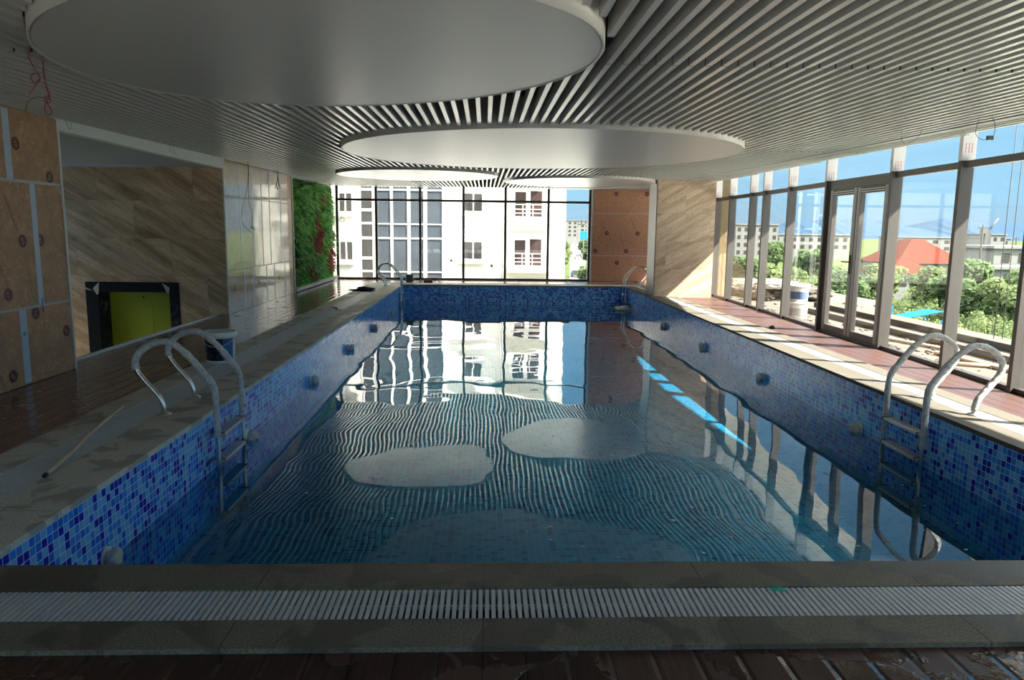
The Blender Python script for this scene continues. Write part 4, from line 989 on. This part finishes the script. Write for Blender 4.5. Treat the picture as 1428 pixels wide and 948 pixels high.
for x in (.95, 1.1): 
    mb = MB(); mb.tube([(x, BY-.08, -9), (x, BY-.08, 14.4)], .04, 8); mb.build('downpipe', M['bldg'], A)

# trees and bushes
def tree_mesh(name, mat, n, lumps, ls, seed):
    r = random.Random(seed); mb = MB(); bm = mb.bm
    for k in range(n):
        c, rad = lumps[r.randrange(len(lumps))]
        d = Vector((r.gauss(0, 1), r.gauss(0, 1), r.gauss(0, 1))).normalized(); q = Vector(c)+Vector((d.x*rad[0], d.y*rad[1], d.z*rad[2]))*r.uniform(.72, 1.05)
        nrm = (d+Vector((r.uniform(-1, 1), r.uniform(-1, 1), r.uniform(-.6, 1.2)))).normalized()
        a = nrm.orthogonal().normalized(); a.rotate(Matrix.Rotation(r.uniform(0, 6.28), 3, nrm)); b = nrm.cross(a)
        s = ls*r.uniform(.6, 1.4)
        bm.faces.new([bm.verts.new(q+a*s), bm.verts.new(q+b*s*.6), bm.verts.new(q-a*s), bm.verts.new(q-b*s*.6)])
    me = bpy.data.meshes.new(name); bm.to_mesh(me); bm.free(); me.materials.append(mat); return me
def lumps(seed, n, R, H, z0):
    r = random.Random(seed)
    return [((r.uniform(-R, R)*.7, r.uniform(-R, R)*.7, z0+r.uniform(0, H)), (R*r.uniform(.35, .6), R*r.uniform(.35, .6), R*r.uniform(.3, .5))) for _ in range(n)]
TM = [tree_mesh('crown_%s' % n, m, 2600, lumps(s, 12, 2.6, 3.2, 2.4), .3, s) for n, m, s in (('broad', M['tree_b'], 1), ('light', M['tree_a'], 2), ('tall', M['tree_b'], 3))]
def trunk_mesh():
    mb = MB(); mb.tube([(0, 0, 0), (.05, 0, 1.6), (.0, .1, 3.6)], [.22, .16, .08], 8); mb.tube([(.05, 0, 1.6), (.7, .1, 3.0)], [.1, .05], 6); mb.tube([(.03, 0, 1.9), (-.6, -.2, 3.2)], [.1, .05], 6)
    me = bpy.data.meshes.new('trunk'); mb.bm.to_mesh(me); mb.bm.free(); me.materials.append(M['bark']); return me
TK = trunk_mesh()
def tree(x, y, k, s, lab, grp):
    t = empty('tree', (x, y, -9), lab, 'tree', grp); t.scale = (s, s, s*random.uniform(.84, 1.0)); t.rotation_euler.z = random.uniform(0, 6.28)
    for nm, me in (('crown', TM[k]), ('trunk', TK)):
        o = bpy.data.objects.new(nm, me); COL.objects.link(o); o.parent = t
tl = 'leafy tree standing in the scrub beyond the terrace'
r = random.Random(31)
where = ['bushy green tree below the %s of the window posts from the pier', 'x']
spots = [(.36, 120, 0, 1.3, 'dark bushy tree beyond the terrace, in front of the long white block'), (.41, 95, 1, 1.0, 'pale green tree beyond the terrace, below the long white block'), (.45, 150, 0, 1.4, 'dark bushy tree seen through the bay before the door'),
         (.49, 100, 2, 1.15, 'tree seen through the left leaf of the glazed door'), (.525, 105, 0, 1.0, 'tree seen through the right leaf of the glazed door'), (.555, 112, 1, 1.05, 'pale tree in front of the lower red roof'),
         (.615, 104, 0, .95, 'dark tree in front of the red hipped roof'), (.635, 98, 1, 1.1, 'pale green tree right below the red hipped roof'), (.665, 92, 2, 1.28, 'tall dark tree beside the flat roofed white house'),
         (.69, 84, 0, 1.05, 'dense dark tree in front of the flat roofed white house'), (.735, 76, 1, .9, 'light green tree before the white house wall'), (.76, 95, 0, 1.1, 'dark tree at the end of the white house'),
         (.585, 180, 0, 1.5, 'dark tree standing behind the red hipped roof'), (.40, 210, 0, 1.6, 'distant dark tree before the white block with many windows')]
for sx, d, k, s, lab in spots: tree(sx*d, d, k, s, lab, 'trees beyond the terrace')
for x, y, k, s, lab in ((10.0, 92, 1, .7, 'green street tree at the corner of the white apartment building'), (19.1, 135, 0, .8, 'dark street tree on the far side of the road'), (21.8, 205, 1, .9, 'pale street tree farther along the road'),
                        (32.6, 230, 0, 1.0, 'dark tree beside the road near the blue sign'), (28.0, 270, 1, 1.3, 'distant green tree at the road side'), (46.2, 330, 0, 1.4, 'distant dark tree at the end of the street')):
    tree(x, y, k, s, lab, 'street trees')
bush = MB()
rb = random.Random(77); bm = bush.bm
for k in range(760):
    d = 52+170*rb.random()**1.25; sx = rb.uniform(.2, .98); R = rb.uniform(1.0, 2.3); H = rb.uniform(1.0, 2.6)*(1+.4*(d > 90))
    if any(x0-R-.5 < sx*d < x1+R+.5 and y0-R-.5 < d < y1+R+.5 for x0, x1, y0, y1 in ((73, 88.5, 129, 145), (65, 75, 116, 128), (73, 91, 103, 121), (36.8, 43, 65, 70), (67.4, 68.6, 98, 100), (59, 60.5, 107, 109), (44.7, 47.2, 59, 61))): continue
    c = Vector((sx*d, d, -9))
    for j in range(260 if d < 95 else 110):
        dv = Vector((rb.gauss(0, 1), rb.gauss(0, 1), abs(rb.gauss(0, 1)))).normalized(); q = c+Vector((dv.x*R, dv.y*R, dv.z*H))*rb.uniform(.75, 1.05)
        nrm = (dv+Vector((rb.uniform(-1, 1), rb.uniform(-1, 1), rb.uniform(-.5, 1)))).normalized(); a = nrm.orthogonal().normalized(); b = nrm.cross(a); s = rb.uniform(.1, .24)
        bm.faces.new([bm.verts.new(q+a*s), bm.verts.new(q+b*s*.7), bm.verts.new(q-a*s), bm.verts.new(q-b*s*.7)])
me = bpy.data.meshes.new('undergrowth'); bm.to_mesh(me); bm.free(); me.materials.append(M['tree_a']); o = bpy.data.objects.new('undergrowth', me); COL.objects.link(o)
tag(o, 'dense green undergrowth filling the land below the terrace', 'undergrowth', None, 'stuff')

# red roofed house(s)
def house(x0, x1, y0, y1, zw, zr, lab, roof, wall, flat=False):
    H = empty('house', ((x0+x1)/2, (y0+y1)/2, -9), lab, 'house', 'houses beyond the terrace')
    mb = MB(); mb.box(x0+.4, x1-.4, y0+.4, y1-.4, -9, zw); mb.build('wall', wall, H)
    mb = MB()
    if flat: mb.box(x0, x1, y0, y1, zw, zr)
    else:
        i = min((x1-x0), (y1-y0))*.42
        mb.hexa([(x0, y0, zw), (x1, y0, zw), (x1, y1, zw), (x0, y1, zw)], [(x0+i, y0+i, zr), (x1-i, y0+i, zr), (x1-i, y1-i, zr), (x0+i, y1-i, zr)])
    mb.build('roof', roof, H)
    n = max(2, int((x1-x0)/3))
    for k in range(n):
        xw = x0+1+(x1-x0-2)*(k+.5)/n
        mb = MB(); mb.box(xw-.6, xw+.6, y0+.33, y0+.41, zw-2.1, zw-.7); mb.build('window', M['win_glass'], H)
    return H
house(74, 87.5, 130, 144, -3.6, .7, 'house with a red hipped roof among the trees', M['roof_red'], M['far_wall'])
house(65.5, 74, 117, 127, -4.7, -2.6, 'lower house with a red roof in front of the larger red roof', M['roof_red'], M['far_wall'])
house(77.5, 90, 110, 120, -.4, .0, 'flat roofed white house at the picture edge', M['far_wall'], M['far_wall'], True)
house(73.5, 82, 104, 110, -3.3, -2.9, 'low white annex in front of the flat roofed house', M['far_wall'], M['far_wall'], True)
def block(x0, x1, y, zt_, lab, nx, nz):
    H = empty('building', ((x0+x1)/2, y, -9), lab, 'building', 'distant white buildings')
    mb = MB(); mb.box(x0, x1, y, y+14, -9, zt_); mb.build('wall', M['far_wall'], H)
    mb = MB(); mb.box(x0-.3, x1+.3, y-.3, y+14.3, zt_, zt_+.5); mb.build('roof_edge', M['far_wall'], H)
    for i in range(nx):
        for j in range(nz):
            xa = x0+(x1-x0)*(i+.28)/nx; xb_ = x0+(x1-x0)*(i+.72)/nx; za = zt_-1.0-3.0*j
            mb = MB(); mb.box(xa, xb_, y-.06, y+.02, za-1.5, za); mb.build('window', M['win_glass'], H)
block(99, 116, 290, 4.6, 'distant white block with rows of small windows', 6, 4)
block(118, 150, 300, .9, 'long low distant white block', 9, 2)
block(186, 240, 330, 0.2, 'long low distant pale block behind the red roof', 10, 2)
block(207, 216, 300, 1.9, 'small distant white block behind the tall dark tree', 3, 3)
for k, (x, y, zt_, w, lab) in enumerate(((58, 560, 9, 12, 'hazy distant tower at the end of the street'), (66, 590, 7, 14, 'second hazy distant tower at the end of the street'), (76, 622, 10, 10, 'slender distant tower above the street trees'), (86, 660, 8, 16, 'broad distant tower above the street trees'))):
    block(x, x+w, y, zt_, lab, 3, 4)
# crane, poles, tarp, canopy
K = empty('crane', (152, 220, -9), 'distant construction crane above the flat roofed house', 'crane')
mb = MB(); mb.box(151.2, 153, 219, 221, -9, 2.2); mb.build('mast', M['crane'], K)
mb = MB(); mb.tube([(152, 220, 2.2), (155.4, 220, 6.8)], [.35, .2], 6); mb.build('boom', M['crane'], K)
mb = MB(); mb.box(150.6, 152.6, 219.2, 220.8, 2.2, 3.6); mb.build('cab', M['crane'], K)
for k, (sx, d, zt_, lab) in enumerate(((.6495, 118, 2.8, 'dark utility pole beside the red hipped roof'), (.686, 99, 3.0, 'dark utility pole beside the flat roofed white house'), (.553, 108, 2.2, 'dark utility pole seen by the glazed door'), (.735, 150, 1.4, 'thin lamp pole behind the flat roofed house'))):
    U = empty('utility_pole', (sx*d, d, -9), lab, 'pole', 'poles beyond the terrace')
    mb = MB(); mb.tube([(sx*d, d, -9), (sx*d, d, zt_)], [.16, .11], 8); mb.build('shaft', M['bark'], U)
    mb = MB(); mb.box(sx*d-.7, sx*d+.7, d-.06, d+.06, zt_-.5, zt_-.38); mb.build('cross_arm', M['bark'], U)
T = empty('tarp_shelter', (39, 66, -9), 'blue tarp shelter half hidden in the green scrub', 'shelter')
mb = MB(); mb.hexa([(38.2, 66, -6.3), (42.5, 66, -5.5), (42.5, 69, -5.6), (38.2, 69, -6.4)], [(38.2, 66, -6.25), (42.5, 66, -5.45), (42.5, 69, -5.55), (38.2, 69, -6.35)]); mb.build('sheet', M['blue_tarp'], T)
for x, y in ((38.3, 66.1), (42.4, 66.1), (42.4, 68.9), (38.3, 68.9), (37.2, 65.5)):
    mb = MB(); mb.tube([(x, y, -9), (x, y, -6.3 if x > 38 else -4.9)], .09, 6); mb.build('post', M['blue_tarp'], T)
C = empty('yellow_canopy', (45.9, 60, -9), 'small yellow canopy on a post at the picture edge below', 'canopy')
mb = MB(); mb.lathe([(1.1, 0), (.9, .25), (.1, .5)], (45.9, 60, -6.6), 12); mb.build('canopy', M['yellow'], C)
mb = MB(); mb.tube([(45.9, 60, -9), (45.9, 60, -6.5)], .07, 8); mb.build('post', M['yellow'], C)
# street
mb = MB(); mb.prism([(9.2, 80), (11.2, 80), (87, 640), (74, 640)], 'z', -9, -8.95); struct('street', mb, M['asphalt'], 'pale street running away behind the far window', 'street')
def car(x, y, lab, mat):
    V = empty('car', (x, y, -8.95), lab, 'car', 'cars on the street')
    mb = MB(); mb.prism([(-.85, .35), (.85, .35), (.9, .8), (.75, 1.0), (-.75, 1.0), (-.9, .8)], 'y', -2.1, 2.1); mb.prism([(-.75, .95), (.75, .95), (.6, 1.5), (-.6, 1.5)], 'y', -1.1, 1.4)
    mb.bm.transform(Matrix.Translation((x, y, -8.95))); mb.build('body', mat, V)
    mb = MB(); mb.prism([(-.68, 1.03), (.68, 1.03), (.56, 1.42), (-.56, 1.42)], 'y', -1.16, -1.101); mb.bm.transform(Matrix.Translation((x, y, -8.95))); mb.build('windscreen', M['car_dark'], V)
    for sx in (-1, 1):
        for sy in (-1.3, 1.3):
            mb = MB(); mb.lathe([(.33, -.1), (.33, .1)], (0, 0, 0), 16); mb.bm.transform(Matrix.Translation((x+sx*.78, y+sy, -8.62)) @ Matrix.Rotation(PI/2, 4, 'Y')); mb.build('wheel', M['black_cap'], V)
for x, y, lab, m in ((20.7, 168, 'dark car closest on the street', 'car_dark'), (34.5, 275, 'white car parked along the street', 'car_white'), (38.2, 300, 'second white car farther along the street', 'car_white'), (36.5, 285, 'grey car beside the parked white car', 'crane')):
    car(x, y, lab, M[m])
Z = empty('blue_billboard', (33.9, 255, -9), 'blue billboard on a pole above the street', 'billboard')
mb = MB(); mb.box(32.8, 35.2, 254.9, 255.1, -1.6, 1.4, .02); mb.build('board', M['blue_sign'], Z)
mb = MB(); mb.tube([(34, 255, -9), (34, 255, -1.6)], .15, 8); mb.build('pole', M['crane'], Z)
# hills
rh = random.Random(4)
def ridge(d, x0, x1, hs, nm, lab):
    pts = []
    n = 90
    for i in range(n+1):
        t = i/n; x = x0+(x1-x0)*t; e = float(np.interp(x/d, [p[0] for p in hs], [p[1] for p in hs]))
        pts.append((x, d*e+1.5+d*.0016*noise.noise(Vector((t*26, d, 0)))+d*.0007*noise.noise(Vector((t*90, d, 5)))))
    mb = MB(); bm = mb.bm
    prev = None
    for x, z in pts:
        row = [bm.verts.new((x, d, -10)), bm.verts.new((x, d+220, z)), bm.verts.new((x, d+700, -10))]
        if prev:
            for k in (0, 1): bm.faces.new((prev[k], row[k], row[k+1], prev[k+1]))
        prev = row
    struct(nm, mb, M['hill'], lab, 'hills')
ridge(1600, -100, 1900, [(-.1, .001), (.1, .002), (.25, .002), (.336, .004), (.375, .009), (.42, .008), (.45, .012), (.483, .021), (.505, .017), (.528, .025), (.55, .02), (.573, .024), (.6, .019), (.623, .022), (.65, .012), (.675, .012), (.695, .021), (.714, .026), (.742, .024), (.8, .02), (1, .01)], 'hills', 'haze tinted blue hills on the horizon')

# ------------------------------------------------------------------ WORLD, SUN, CAMERA
wd = bpy.data.worlds.new('sky'); S.world = wd; wd.use_nodes = True
nt = wd.node_tree; nt.nodes.clear()
tc = nt.nodes.new('ShaderNodeTexCoord'); sx = nt.nodes.new('ShaderNodeSeparateXYZ'); rp = nt.nodes.new('ShaderNodeValToRGB'); bg = nt.nodes.new('ShaderNodeBackground'); ow = nt.nodes.new('ShaderNodeOutputWorld')
nt.links.new(tc.outputs['Generated'], sx.inputs[0]); nt.links.new(sx.outputs[2], rp.inputs[0]); nt.links.new(rp.outputs[0], bg.inputs[0]); nt.links.new(bg.outputs[0], ow.inputs[0])
cr = rp.color_ramp
for i, (p, c) in enumerate(((0, (.135, .195, .25)), (.05, (.122, .222, .305)), (.2, (.095, .195, .295)), (.37, (.072, .165, .28)), (.5, (2.1, 2.08, 2.05)), (1, (2.4, 2.4, 2.4)))):
    e = cr.elements[i] if i < 2 else cr.elements.new(p); e.position = p; e.color = (*c, 1)
bg.inputs[1].default_value = 1.0
sl = bpy.data.lights.new('sun', 'SUN'); sl.energy = 10.0; sl.angle = .0093; sl.color = (1.0, .93, .82)
so = bpy.data.objects.new('sun', sl); COL.objects.link(so); so.rotation_euler = (-SUN).to_track_quat('Z', 'Y').to_euler(); so.location = (20, -8, 21)

f, pit, yaw, rol = 1024.234, math.radians(8.51246575), math.radians(2.17542344), math.radians(.69794893)
cp, sp_, cy, sy, cr_, sr = math.cos(pit), math.sin(pit), math.cos(yaw), math.sin(yaw), math.cos(rol), math.sin(rol)
fw = Vector((sy*cp, cy*cp, -sp_)); ri = Vector((cy, -sy, 0)); up = ri.cross(fw)
R_ = cr_*ri+sr*up; U_ = -sr*ri+cr_*up
cam = bpy.data.cameras.new('camera'); cam.sensor_fit = 'HORIZONTAL'; cam.sensor_width = 36; cam.lens = f/1428*36; cam.clip_start = .05; cam.clip_end = 6000
co = bpy.data.objects.new('camera', cam); COL.objects.link(co)
mw = Matrix((R_, U_, -fw)).transposed().to_4x4(); mw.translation = Vector((0, 0, 1.5)); co.matrix_world = mw
S.camera = co
S.view_settings.view_transform = 'Standard'; S.view_settings.look = 'None'; S.view_settings.exposure = 1.78; S.view_settings.gamma = 1.0
S.view_settings.use_curve_mapping = False
cy_ = S.cycles
cy_.use_denoising = True; cy_.max_bounces = 10; cy_.diffuse_bounces = 6; cy_.glossy_bounces = 5; cy_.transparent_max_bounces = 24; cy_.transmission_bounces = 6
cy_.caustics_reflective = False; cy_.caustics_refractive = False; cy_.sample_clamp_indirect = 6.0
